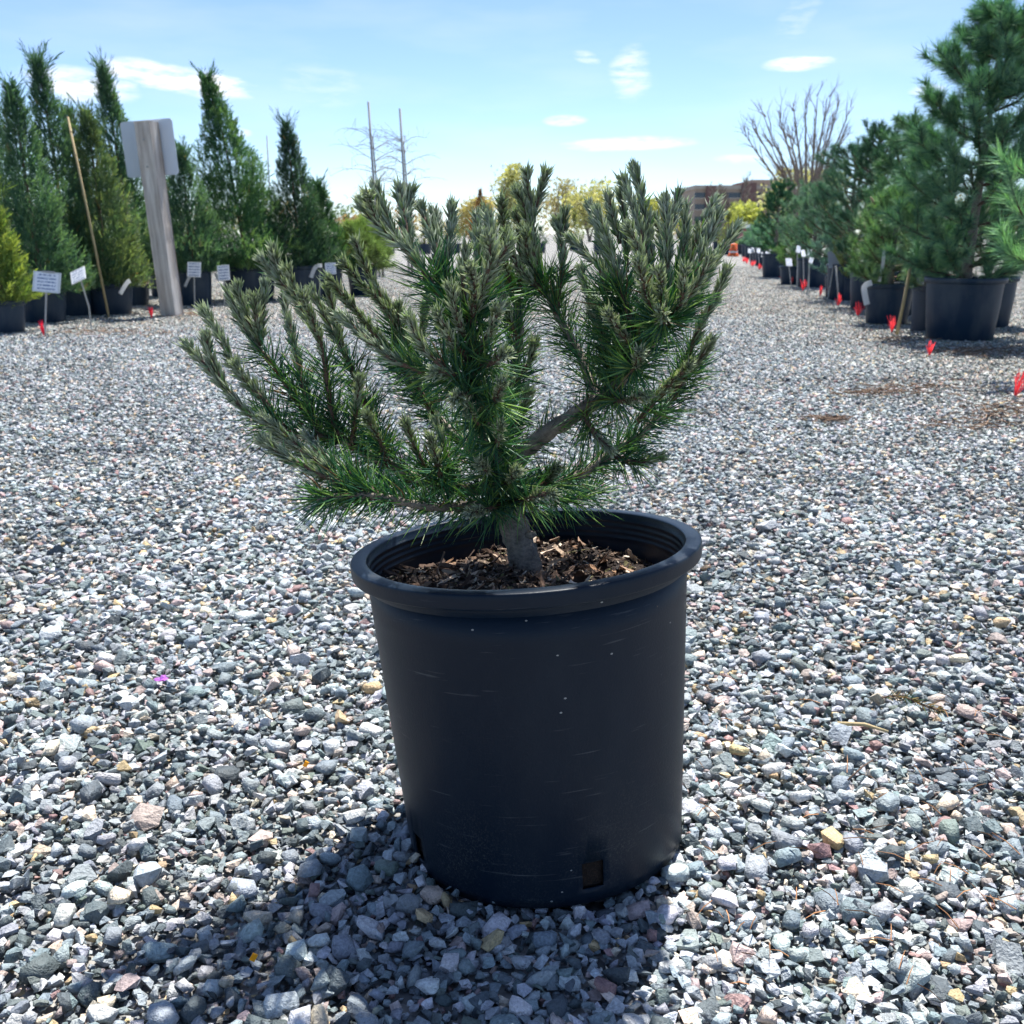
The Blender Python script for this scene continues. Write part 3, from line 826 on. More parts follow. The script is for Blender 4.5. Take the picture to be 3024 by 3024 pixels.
# main limbs: (points base to end as photo pixels with depth offset, radius start, end, bare fraction)
limbs = [
    ([(1490, 1470, 0), (1455, 1340, -.05), (1425, 1220, -.09), (1395, 1130, -.12), (1400, 1040, -.12), (1390, 940, -.11)], .011, .006, 0),
    ([(1484, 1440, 0), (1400, 1447, 0), (1312, 1440, 0), (1225, 1415, .01), (1138, 1370, .01), (1051, 1330, 0), (1004, 1297, -.01)], .009, .0055, .05),
    ([(1488, 1478, 0), (1400, 1492, -.03), (1312, 1497, -.06), (1225, 1488, -.09), (1109, 1466, -.11), (1010, 1470, -.13), (945, 1480, -.14)], .0075, .003, .05),
    ([(1490, 1450, 0), (1530, 1355, .02), (1586, 1302, .02), (1657, 1254, .02), (1729, 1206, .01), (1788, 1176, 0), (1854, 1105, -.03), (1920, 1030, -.05), (1961, 960, -.06)], .0125, .006, .0),
    ([(1492, 1455, 0), (1600, 1442, .03), (1717, 1402, .05), (1806, 1343, .06), (1895, 1285, .06), (1955, 1224, .06), (2014, 1152, .06), (2040, 1090, .06)], .008, .0035, .05),
    ([(1775, 1182, .01), (1740, 1123, .03), (1711, 1051, .05), (1657, 956, .07), (1615, 867, .08)], .0075, .005, 0),
    ([(1484, 1430, .02), (1475, 1300, .08), (1500, 1150, .13), (1530, 1000, .16), (1520, 880, .17)], .008, .005, .1),
    ([(1480, 1430, .02), (1390, 1330, .08), (1290, 1230, .13), (1210, 1120, .16), (1170, 1030, .17)], .008, .005, .05),
    ([(1004, 1299, -.01), (940, 1288, -.02), (880, 1282, -.03), (830, 1270, -.04)], .0055, .004, 0),
    ([(1484, 1484, -.01), (1440, 1505, -.07), (1390, 1515, -.12)], .004, .003, 0),
    ([(1492, 1480, -.01), (1560, 1475, -.08), (1625, 1462, -.13)], .004, .003, 0),
    ([(1490, 1470, 0), (1560, 1455, .06), (1690, 1470, .12), (1760, 1440, .15)], .005, .003, .1),
    ([(1400, 1130, -.12), (1340, 1110, -.16), (1280, 1100, -.19)], .004, .003, 0),
    ([(1400, 1090, -.12), (1450, 1070, -.16), (1490, 1040, -.19)], .004, .003, 0),
    ([(1854, 1105, -.03), (1880, 1080, -.10), (1890, 1040, -.15)], .004, .003, 0),
    ([(1961, 970, -.06), (1960, 950, -.12), (1955, 920, -.17)], .004, .003, 0),
    ([(1225, 1418, .01), (1150, 1440, .05), (1060, 1440, .08)], .004, .003, 0),
    ([(1806, 1343, .06), (1880, 1370, .04), (1950, 1350, .03)], .004, .003, 0),
    ([(1788, 1176, 0), (1840, 1180, -.06), (1900, 1165, -.10)], .004, .003, 0),
    ([(1312, 1440, 0), (1290, 1360, -.05), (1270, 1290, -.07)], .004, .003, 0),
    ([(1720, 1210, .01), (1760, 1290, -.03), (1800, 1330, -.05)], .004, .003, 0),
    ([(1138, 1372, .01), (1100, 1280, .06), (1080, 1200, .08)], .005, .0035, 0),
    ([(1452, 1335, -.05), (1470, 1300, -.10), (1475, 1260, -.14)], .004, .003, 0), ([(1435, 1260, -.08), (1400, 1230, -.13), (1380, 1190, -.17)], .004, .003, 0),
    ([(1425, 1210, -.09), (1460, 1180, -.14), (1480, 1130, -.18)], .004, .003, 0), ([(1470, 1400, -.02), (1445, 1390, -.09), (1420, 1370, -.13)], .004, .003, 0),
    ([(1405, 1150, -.12), (1370, 1170, -.17), (1340, 1180, -.21)], .004, .003, 0), ([(1480, 1440, -.01), (1510, 1420, -.07), (1530, 1390, -.11)], .004, .003, 0),
]
for i, (p, r0, r1, bare) in enumerate(limbs):
    # the bare lower stretch of the thick right limb shows its bark
    if i == 3:
        shoot(p[:6], 0, 0, r0, .0095, 0, bare=0, dens_l=7, up=.2)
        shoot(p[5:], 0, 0, .0095, r1, 0, dens_l=25, Ll=.045)
    else:
        shoot(p, 0, 0, r0, r1, .45 if r0 <= .004 else 0, bare=bare, dens_l=(25 if i == 0 else 18) if r0 > .0045 else 17, Ll=.045)

T_ = [  # (points base to tip, depth start, depth end, share of the length that is this year's growth)
    ([(830, 1270), (744, 1228), (639, 1118), (549, 1019)], -.04, -.06, .78), ([(665, 1145), (628, 1068), (610, 996)], -.05, -.055, 1),
    ([(845, 1268), (807, 1228), (761, 1164), (697, 1089), (657, 1013), (607, 927)], -.03, -.02, .78), ([(770, 1175), (728, 1125), (700, 1080)], -.035, -.05, 1),
    ([(960, 1290), (883, 1193), (836, 1118), (802, 1066), (755, 1019), (703, 930), (670, 851)], 0, .03, .40),
    ([(768, 1020), (732, 935), (706, 851)], .025, .02, 1), ([(768, 1020), (772, 930), (780, 840)], .025, .04, 1), ([(768, 1020), (757, 945), (748, 880)], .025, 0, 1),
    ([(1004, 1300), (987, 1234), (975, 1147), (958, 1037), (923, 961), (871, 880), (833, 811), (813, 735)], -.01, -.05, .58),
    ([(858, 860), (805, 815), (776, 776)], -.045, -.05, 1), ([(885, 905), (867, 850), (850, 800)], -.045, -.07, 1), ([(950, 1020), (925, 940), (905, 870)], -.04, -.08, 1),
    ([(940, 1290), (894, 1129), (871, 1013), (852, 915), (848, 860)], -.02, .07, .6), ([(1080, 1200), (1030, 1060), (987, 979), (958, 921), (923, 851)], .07, .08, .62),
    ([(1010, 1020), (990, 930), (970, 851)], .075, .06, 1), ([(1240, 1150), (1180, 1070), (1097, 961), (1039, 886), (987, 822)], .12, -.0, .66),
    ([(1190, 1050), (1165, 950), (1115, 880), (1057, 828), (1016, 776)], .16, .06, .75), ([(1172, 1030), (1160, 930), (1103, 840), (1074, 782), (1045, 718)], .17, .1, .75),
    ([(1395, 1130), (1280, 1110), (1167, 1060), (1100, 1010), (1057, 973), (1004, 927)], -.12, -.1, .55),
    ([(1395, 1000), (1330, 910), (1283, 857), (1231, 764), (1167, 712), (1115, 660), (1068, 590)], -.115, -.08, .55),
    ([(1195, 740), (1150, 660), (1109, 561)], -.085, -.06, 1), ([(1215, 750), (1190, 650), (1173, 561)], -.085, -.05, 1), ([(1195, 690), (1202, 630), (1212, 570)], -.07, -.04, 1),
    ([(1120, 665), (1098, 610), (1090, 580)], -.08, -.11, 1),
    ([(1390, 1010), (1330, 930), (1289, 805), (1283, 741), (1260, 671), (1236, 608)], -.115, -.04, .5), ([(1395, 950), (1340, 860), (1323, 782), (1329, 700), (1335, 602)], -.11, -.06, .6),
    ([(1392, 950), (1405, 840), (1420, 760), (1407, 640)], -.11, 0, .7), ([(1395, 950), (1450, 820), (1461, 718), (1443, 640)], -.11, -.07, .72),
    ([(1520, 890), (1490, 790), (1479, 680), (1473, 587)], .17, .05, .75), ([(1522, 900), (1535, 800), (1538, 710), (1526, 622)], .17, .1, .75),
    ([(1392, 945), (1440, 830), (1502, 712)], -.11, -.15, .8), ([(1390, 960), (1420, 850), (1440, 770), (1432, 700)], -.12, -.17, .85), ([(1390, 960), (1370, 850), (1378, 740)], -.12, -.13, .8),
    ([(1385, 1060), (1330, 1000), (1290, 925)], -.13, -.19, .75), ([(1400, 1060), (1445, 990), (1470, 915)], -.13, -.18, .75), ([(1345, 1115), (1262, 1040), (1205, 940)], -.15, -.17, .7),
    ([(1395, 960), (1400, 870), (1390, 790)], -.12, -.2, .85), ([(1390, 1010), (1350, 960), (1330, 850)], -.12, -.18, .8),
    ([(1615, 867), (1590, 783), (1577, 718), (1568, 617), (1556, 510)], .08, .09, .85), ([(1572, 650), (1590, 580), (1607, 515)], .09, .08, 1), ([(1574, 680), (1548, 620), (1526, 569)], .09, .07, 1),
    ([(1600, 840), (1560, 760), (1555, 690)], .08, .04, .9), ([(1615, 870), (1540, 800), (1500, 700)], .08, .02, .8),
    ([(1640, 930), (1650, 855), (1663, 783), (1669, 706), (1675, 623)], .07, .1, .62), ([(1666, 740), (1655, 700), (1645, 655)], .09, .09, 1),
    ([(1860, 1095), (1800, 930), (1776, 800), (1740, 760), (1687, 706)], -.03, 0, .42), ([(1870, 1080), (1830, 900), (1794, 783), (1764, 700), (1735, 617)], -.03, .04, .5),
    ([(1890, 1060), (1850, 900), (1815, 760), (1790, 690), (1770, 623)], -.04, -.02, .5), ([(1920, 1030), (1930, 880), (1913, 730), (1901, 646), (1886, 569), (1868, 498)], -.05, .02, .6),
    ([(1830, 720), (1812, 650), (1797, 587)], .02, .03, 1), ([(1850, 800), (1845, 680), (1830, 569)], 0, .05, .9),
    ([(1961, 970), (1930, 890), (1907, 807), (1889, 730), (1862, 670)], -.06, -.12, .78), ([(1961, 970), (1967, 807), (1973, 688), (1967, 593)], -.06, -.05, .72),
    ([(1975, 690), (1990, 630), (2002, 575)], -.05, -.02, 1), ([(1965, 965), (2000, 850), (2026, 700), (2026, 617)], -.06, 0, .65), ([(1970, 960), (2020, 850), (2050, 736), (2080, 652), (2104, 593)], -.06, .02, .62),
    ([(1985, 944), (2060, 790), (2098, 700), (2133, 635)], -.06, -.04, .75), ([(1985, 944), (2040, 880), (2074, 831), (2115, 760), (2151, 706), (2180, 658)], -.06, 0, .72),
    ([(1965, 975), (2026, 890), (2068, 837), (2104, 765)], -.07, -.11, .8), ([(2014, 1120), (2032, 1051), (2056, 998), (2092, 926), (2121, 855), (2142, 801)], .05, .03, .7),
    ([(1990, 1180), (2014, 1117), (2068, 1057), (2101, 1008)], .06, .0, .55), ([(1880, 1250), (1955, 1160), (2010, 1105), (2036, 1075)], .04, -.04, .7),
    ([(1830, 1140), (1760, 950), (1740, 850), (1717, 783)], -.01, .05, .45), ([(1810, 1160), (1790, 1040), (1770, 980), (1746, 925)], -.0, .0, .6), ([(1900, 1050), (1840, 990), (1800, 930)], -.04, -.1, .8),
    ([(1955, 960), (1915, 890), (1880, 780)], -.07, -.15, .8), ([(1962, 960), (1960, 880), (1945, 800)], -.07, -.16, .8), ([(1970, 960), (2010, 900), (2030, 800)], -.07, -.13, .8),
    ([(1030, 1310), (1010, 1419), (923, 1350), (848, 1286), (778, 1234)][1:], -.10, -.12, .85), ([(1100, 1470), (1022, 1437), (941, 1408), (848, 1361), (773, 1315)], -.11, -.15, .72),
    ([(1090, 1466), (1000, 1415), (906, 1350), (813, 1292)], -.11, -.10, .75), ([(1120, 1466), (1020, 1390), (964, 1350), (906, 1292)], -.11, -.06, .6),
    ([(1110, 1468), (1040, 1440), (1010, 1419)], -.11, -.10, .3),
    ([(1270, 1420), (1230, 1330), (1200, 1250)], 0, -.05, .55), ([(1340, 1440), (1320, 1340), (1290, 1240)], 0, .04, .5), ([(1475, 1300), (1530, 1230), (1560, 1160)], .08, .05, .5),
    ([(1500, 1160), (1550, 1080), (1570, 1010)], .13, .1, .5), ([(1470, 1320), (1480, 1220), (1500, 1120)], .07, .02, .5), ([(1040, 1325), (1050, 1220), (1060, 1120)], 0, -.04, .5),
    ([(1290, 1240), (1240, 1150), (1215, 1060)], .12, .06, .5), ([(1595, 1445), (1620, 1420), (1645, 1385)], .03, -.02, .5), ([(1150, 1375), (1120, 1300), (1085, 1230)], .01, -.05, .5),
    ([(1530, 1000), (1500, 930), (1470, 830)], .16, .1, .7), ([(1200, 1110), (1240, 1000), (1260, 880)], .16, .1, .65), ([(1215, 1120), (1190, 1000), (1180, 900)], .16, .12, .7),
]
for (p, d0, d1, tf) in T_:
    shoot(p, d0, d1, .0042 if tf < .9 else .003, .0019, tf, up=.12)
# further shoots of the same growth, leaning a little off the ones above
qx = np.random.default_rng(31)
for i, (p, d0, d1, tf) in enumerate(T_):
    if i % 2 == 0 and len(p) > 3 and 1100 < p[-1][0] < 2060:
        n_ = len(p); ex, ey = qx.uniform(-42, 42), qx.uniform(12, 70)
        p2 = [(u + ex * (k / (n_ - 1)) ** 1.5, v + ey * (k / (n_ - 1)) ** 2) for k, (u, v) in enumerate(p)]
        shoot(p2, d0, d1 + qx.uniform(-.07, .07), .0036, .0019, min(.9, tf + .05), up=.12, dens_l=14)

# ------------------------------------------------------------------ pots and conifers of the rows
def make_pot(parent, R, H, taper=.84, grey=False):
    mat = M_POT_GREY if grey else M_POT_BG
    m = MB().lathe([(.001, .004), (R * taper * .97, .004), (R * taper, .012), (R * (taper + (1 - taper) * .5), H * .5), (R * .965, H - .035)], 36)
    p = m.build('pot', mat, parent, smooth=False)
    for f in p.data.polygons: f.use_smooth = abs(f.normal.z) < .6
    MB().lathe([(R * .955, H - .045), (R * .99, H - .04), (R * 1.03, H - .034), (R * 1.04, H - .008), (R * 1.02, H), (R * .96, H), (R * .94, H - .05), (R * .93, H - .07)], 36).build('rim', mat, p, smooth=True)
    MB().lathe([(R * .945, H - .055), (R * .6, H - .035), (.001, H - .03)], 28).build('soil', M_SOIL, p, smooth=True)

def fronds(mb, q, P, D, L, W, nb, C, spread=.55):
    """flat feathery sprays: nb thin blades fanned about each direction D at P"""
    n = len(P)
    S = unit(np.cross(D, unit(q.normal(size=(n, 3)))))
    for k in range(nb):
        t = k / max(1, nb - 1)
        side = (1 if k % 2 else -1) * (.15 + spread * q.uniform(.5, 1.2, (n, 1)))
        b0 = P + D * L[:, None] * (.75 * t)
        d = unit(D + S * side * (1.15 - .5 * t) + q.normal(0, .12, (n, 3)))
        l = L[:, None] * (.55 - .2 * t) * q.uniform(.7, 1.3, (n, 1))
        e = unit(np.cross(d, S + q.normal(0, .5, (n, 3)))) * W * q.uniform(.7, 1.3, (n, 1))
        V = np.stack([b0 - e * .5, b0 + d * l * .5 + e, b0 + d * l, b0 + d * l * .45 - e * .9], 1)
        T = np.array([(0, 1, 3), (3, 1, 2)])[None] + (np.arange(n) * 4)[:, None, None]
        mb.add(V.reshape(-1, 3), T.reshape(-1, 3), np.repeat(C * q.uniform(.85, 1.2, (n, 1)), 4, 0))

def arborvitae(base, top, Rcr, pot, label, seed, bw=.0055, nb=7, c0=(.035, .09, .068), c1=(.11, .185, .095), dens=1.0, group='arborvitae in pots along the gravel', name='potted_arborvitae', cat='potted tree', blunt=1.0, parts_pot=True):
    """base, top: world points; pot (R, H)"""
    q = np.random.default_rng(seed)
    root = empty(name, base); tag(root, label, cat, group)
    if parts_pot: make_pot(root, *pot)
    z0 = pot[1] - .06
    Tp = np.array(top) - np.array(base); H = Tp[2] - z0
    ctrl = np.array([[0, 0, z0 - .02], [Tp[0] * .25, Tp[1] * .25, z0 + H * .35], [Tp[0] * .55, Tp[1] * .55, z0 + H * .72], [Tp[0] * .9 , Tp[1] * .9, z0 + H * .95], Tp])
    A, _ = smooth_path(ctrl, 40)
    MB().tube(A, np.linspace(.028, .003, 40), 6).build('trunk', M_TWIG, root, smooth=True)
    n = int(3300 * dens * (.3 + H * Rcr))
    t = np.where(q.random(n) < .72, 1 - np.sqrt(q.random(n)), q.random(n)) * .985 + .01
    lump = 1 + .13 * np.sin(t * 17 + seed) + .10 * np.sin(t * 31 + seed * 2)
    prof = 1.22 * Rcr * (1 - t ** 1.1) ** blunt * (.62 + .38 * np.clip(t * 7, 0, 1)) * lump + .012
    th = q.uniform(0, 2 * np.pi, n)
    fr = np.clip(q.beta(2.6, 1.1, n), .12, 1) * (1 + .16 * np.sin(3 * th + 9 * t + seed) + .09 * np.sin(7 * th - 23 * t))
    idx = np.clip((t * 39).astype(int), 0, 38); ff = (t * 39 - idx)[:, None]
    AX = A[idx] * (1 - ff) + A[idx + 1] * ff
    out = np.stack([np.cos(th), np.sin(th), np.zeros(n)], 1)
    P = AX + out * (prof * fr)[:, None]; P[:, 2] = np.maximum(P[:, 2] - .10 * prof * 1.0, z0 + .01 + .04 * q.random(n))
    upk = .75 + 1.0 * t + q.normal(0, .3, n)
    D = unit(out * q.uniform(.45, 1.0, (n, 1)) + np.array([0, 0, 1]) * upk[:, None] + q.normal(0, .22, (n, 3)))
    L = q.uniform(.07, .145, n) * (1.0 - .25 * t)
    c0, c1 = np.array(c0), np.array(c1)
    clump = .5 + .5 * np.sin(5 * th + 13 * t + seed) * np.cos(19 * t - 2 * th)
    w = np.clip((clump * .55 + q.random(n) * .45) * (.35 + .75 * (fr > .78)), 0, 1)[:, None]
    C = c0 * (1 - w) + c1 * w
    C[q.random(n) < .006] = (.16, .12, .06)
    mb = MB(); fronds(mb, q, P, D, L, bw, nb, C * 1.35)
    # feathery leader sprays
    k = int(34 * H)
    ti = q.uniform(.72, 1, k) ** .8; i2 = np.clip((ti * 39).astype(int), 0, 39)
    th2 = q.uniform(0, 6.28, k); o2 = np.stack([np.cos(th2), np.sin(th2), np.zeros(k)], 1)
    D2 = unit(o2 * .65 + np.array([0, 0, 1.0]) + q.normal(0, .15, (k, 3)))
    fronds(mb, q, A[i2], D2, q.uniform(.12, .30, k), bw * .8, nb + 2, np.tile(c0 * .8 + c1 * .2, (k, 1)), .4)
    mb.build('crown', M_CONIF, root)
    return root

def pine_shoot(mb, wd, q, A, L0, nd, c0, c1, rad=.0016, woodr=.006, ang=48):
    nd = int(nd * .55)
    A, L = smooth_path(A, 8)
    wd.tube(A[::2] if woodr < .0055 else A, np.linspace(woodr, woodr * .5, 4 if woodr < .0055 else 8), 3 if woodr < .0055 else 4, caps=False)
    Tn = unit(np.gradient(A, axis=0))
    n = nd
    s = q.uniform(.12, 1, n) ** .8 * 7
    i = np.clip(s.astype(int), 0, 6); f = (s - i)[:, None]
    P = A[i] * (1 - f) + A[i + 1] * f; T = unit(Tn[i])
    G = unit(q.normal(size=(n, 3))); Nn = unit(G - T * np.sum(G * T, 1, keepdims=True))
    al = np.clip(q.normal(ang, 14, n), 8, 85) * math.pi / 180
    D = unit(np.cos(al)[:, None] * T + np.sin(al)[:, None] * Nn)
    Ln = L0 * q.uniform(.65, 1.15, n)[:, None]
    rad = rad * 1.5
    E = unit(np.cross(D, G)) * rad; E2 = unit(np.cross(D, E)) * rad
    V = np.stack([P - E, P + E, P + E2 * 1.5, P + D * Ln + T * Ln * .12], 1)
    TT = np.array([(0, 1, 3), (1, 2, 3), (2, 0, 3)])[None] + (np.arange(n) * 4)[:, None, None]
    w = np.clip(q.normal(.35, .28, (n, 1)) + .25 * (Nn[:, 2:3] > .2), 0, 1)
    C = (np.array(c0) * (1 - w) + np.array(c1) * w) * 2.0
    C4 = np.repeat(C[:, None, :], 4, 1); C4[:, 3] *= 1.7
    mb.add(V.reshape(-1, 3), TT.reshape(-1, 3), C4.reshape(-1, 3))

def row_pine(base, H, Rcr, pot, label, seed, needle=.085, c0=(.028, .075, .055), c1=(.12, .19, .10), levels=7, per=6, nd=150, candles=0, group='pines in pots along the gravel', name='potted_pine', lean=(0, 0), grey=False, low=.10, shape=.8, side=3, rad=.0017, parts_pot=True, up=.85, cat='potted tree'):
    q = np.random.default_rng(seed)
    root = empty(name, base); tag(root, label, cat, group)
    if parts_pot: make_pot(root, *pot, grey=grey)
    z0 = pot[1] - .06; h = H - z0
    A, _ = smooth_path(np.array([[0, 0, z0 - .02], [lean[0] * .4, lean[1] * .4, z0 + h * .5], [lean[0], lean[1], H]]), 30)
    MB().tube(A, np.linspace(.03 * min(1.5, H), .006, 30), 7).build('trunk', M_BARK, root, smooth=True)
    mb, wd = MB(), MB()
    cand = []
    for lv in range(levels):
        t = low + (1 - low) * (lv / levels) ** .95 * .93
        rl = Rcr * (1 - ((t - low) / (1 - low)) ** 1.3) ** shape * (.8 if lv == 0 else 1.0)
        for k in range(per):
            th = 6.28 * (k + .5 * (lv % 2)) / per + q.normal(0, .25)
            o = A[int(np.clip(t + q.normal(0, .02), 0, 1) * 29)]
            Lb = max(.10, rl * q.uniform(.75, 1.12))
            d = np.array([math.cos(th), math.sin(th), 0.0])
            rise = up * (.45 + .55 * t) * q.uniform(.75, 1.25)
            e = o + d * Lb + np.array([0, 0, Lb * rise])
            mid = o + d * Lb * .55 + np.array([0, 0, Lb * rise * .35])
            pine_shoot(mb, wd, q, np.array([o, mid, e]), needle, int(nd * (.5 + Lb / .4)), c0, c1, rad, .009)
            cand.append((e, unit(e - mid)))
            for sdx in range(side):
                f = q.uniform(.35, .95); b0 = o * (1 - f) ** 2 + 2 * mid * f * (1 - f) + e * f * f
                d2 = unit(d + unit(q.normal(size=3)) * np.array([1, 1, .5]) * .9 + np.array([0, 0, q.uniform(.3, 1.1)]))
                l2 = q.uniform(.10, .24) * min(1.2, .5 + Lb)
                pine_shoot(mb, wd, q, np.array([b0, b0 + d2 * l2 * .5, b0 + d2 * l2 + np.array([0, 0, l2 * .15])]), needle, nd, c0, c1, rad, .005)
                cand.append((b0 + d2 * l2, d2))
    pine_shoot(mb, wd, q, A[-9:], needle, nd * 2, c0, c1, rad, .008)
    for k in range(4):
        th = q.uniform(0, 6.28); d = unit(np.array([math.cos(th) * .6, math.sin(th) * .6, 1]))
        pine_shoot(mb, wd, q, np.array([A[-5], A[-5] + d * .06, A[-5] + d * .15]), needle * .9, nd, c0, c1, rad, .005)
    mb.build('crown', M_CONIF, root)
    wd.build('branches', M_TWIG, root, smooth=True)
    for k in range(candles):
        e, d = cand[int(q.integers(0, len(cand)))]
        dd = unit(d + np.array([0, 0, 1.2])); l = q.uniform(.06, .11)
        MB().tube([e - dd * .02, e + dd * l * .4, e + dd * l * .8, e + dd * l], [.007, .012, .009, .003], 6, (.26, .19, .13)).build('candle', M_CHIP, root, smooth=True)
    return root

def pot_from(uL, uR, vTop, vBot):
    """pot radius and height from its outline in the photograph, standing on the ground"""
    b = gp((uL + uR) / 2, vBot)
    R = (uR - uL) / 2 / F * (b[1] * CP + CAMH * SP) / 1.04
    b = b + np.array([0, R * .9, 0])
    return b, R, at((uL + uR) / 2, vTop, b[1])[2]

# left row
def left_tree(uL, uR, vTop, vBot, tip, wcr, label, seed, back=0.0, **kw):
    b, R, H = pot_from(uL, uR, vTop, vBot)
    if back: f_ = (b[1] + back) / b[1]; b = np.array([b[0] * f_, b[1] + back, 0]); R *= f_; H = at((uL + uR) / 2, vTop, b[1])[2]
    t = at(tip[0], tip[1], b[1])
    return arborvitae(b, t, wcr / F * b[1] / 2, (R, H), label, seed, **kw)
left_tree(-75, 56, 885, 985, (-35, 560), 150, 'low yellow-green arborvitae in the small pot nearest the two tilted signs', 11, c0=(.06, .12, .04), c1=(.26, .30, .07))
left_tree(38, 178, 850, 955, (30, 255), 215, 'tall feathery arborvitae in the pot behind the framed sign', 12)
left_tree(150, 262, 842, 935, (108, 178), 200, 'tallest arborvitae with its open tip bending to one side', 13, dens=1.1)
left_tree(232, 378, 836, 938, (255, 335), 215, 'lighter green arborvitae with a bamboo cane standing in front of it', 14, back=.25, c0=(.045, .095, .06), c1=(.16, .20, .085))
left_tree(362, 432, 806, 918, (300, 200), 190, 'arborvitae with a drooping hooked leader behind the wooden post', 15, back=.75)
left_tree(505, 620, 792, 905, (533, 440), 190, 'arborvitae standing right behind the wooden sign post', 16)
left_tree(640, 806, 786, 893, (603, 232), 265, 'broad deep green arborvitae, widest and fullest of its row', 17, c0=(.028, .09, .058), c1=(.12, .20, .075), dens=1.25)
left_tree(806, 955, 783, 887, (842, 368), 170, 'slim very dark arborvitae between the full one and the short one', 18, c0=(.018, .052, .042), c1=(.06, .11, .06))
left_tree(905, 1010, 786, 880, (938, 545), 125, 'shortest dark arborvitae at the end of the row by the aisle', 19, c0=(.022, .07, .045), c1=(.07, .13, .05))
def back_conifer(u, v, y, w, label, seed, **kw):
    t = at(u, v, y); b = np.array([t[0], y, 0.0])
    return arborvitae(b, t, w / F * y / 2, (.22, .40), label, seed, **kw)
for k, (u, v, y, w, wh) in enumerate([(-20, 330, 11.5, 170, 'behind the yellow-green arborvitae'), (205, 330, 11.6, 150, 'between the tallest arborvitae and the bamboo cane'), (455, 420, 13.2, 150, 'seen past the sign panel of the post'),
        (745, 560, 14.5, 110, 'in the gap beside the full deep green arborvitae'), (905, 600, 15.5, 90, 'in the gap between the slim dark and the shortest arborvitae'), (350, 470, 12, 150, 'between the bamboo cane arborvitae and the post')]):
    back_conifer(u, v, y, w, 'second rank green conifer ' + wh, 30 + k, group='second rank of conifers behind the arborvitae', dens=.8)

# bamboo cane leaning in front of the lighter arborvitae
def rod(name, p0, p1, r0, mat, label, cat, group=None, n=8):
    root = MB().tube(np.array([np.zeros(3), (np.array(p1) - p0) * .5 + np.array([.004, 0, 0]), np.array(p1) - p0]), [r0, r0 * .95, r0 * .85], n).build(name, mat, smooth=True)
    root.location = p0
    return tag(root, label, cat, group)
yb = gp(300, 936)[1] - .06
cb = at(322, 935, yb); cb[2] = -.02
ct = at(200, 345, yb + .0)
cane = rod('bamboo_cane', cb, ct, .012, M_BAMBOO, 'thin yellow bamboo cane leaning against the lighter arborvitae', 'cane')
for k, f in enumerate((.2, .42, .63, .82, .93)):
    d = ct - cb
    MB().tube([d * f - d * .004, d * f, d * f + d * .004], [.0125, .0155, .0125], 8).build('node', M_BAMBOO, cane, smooth=True)

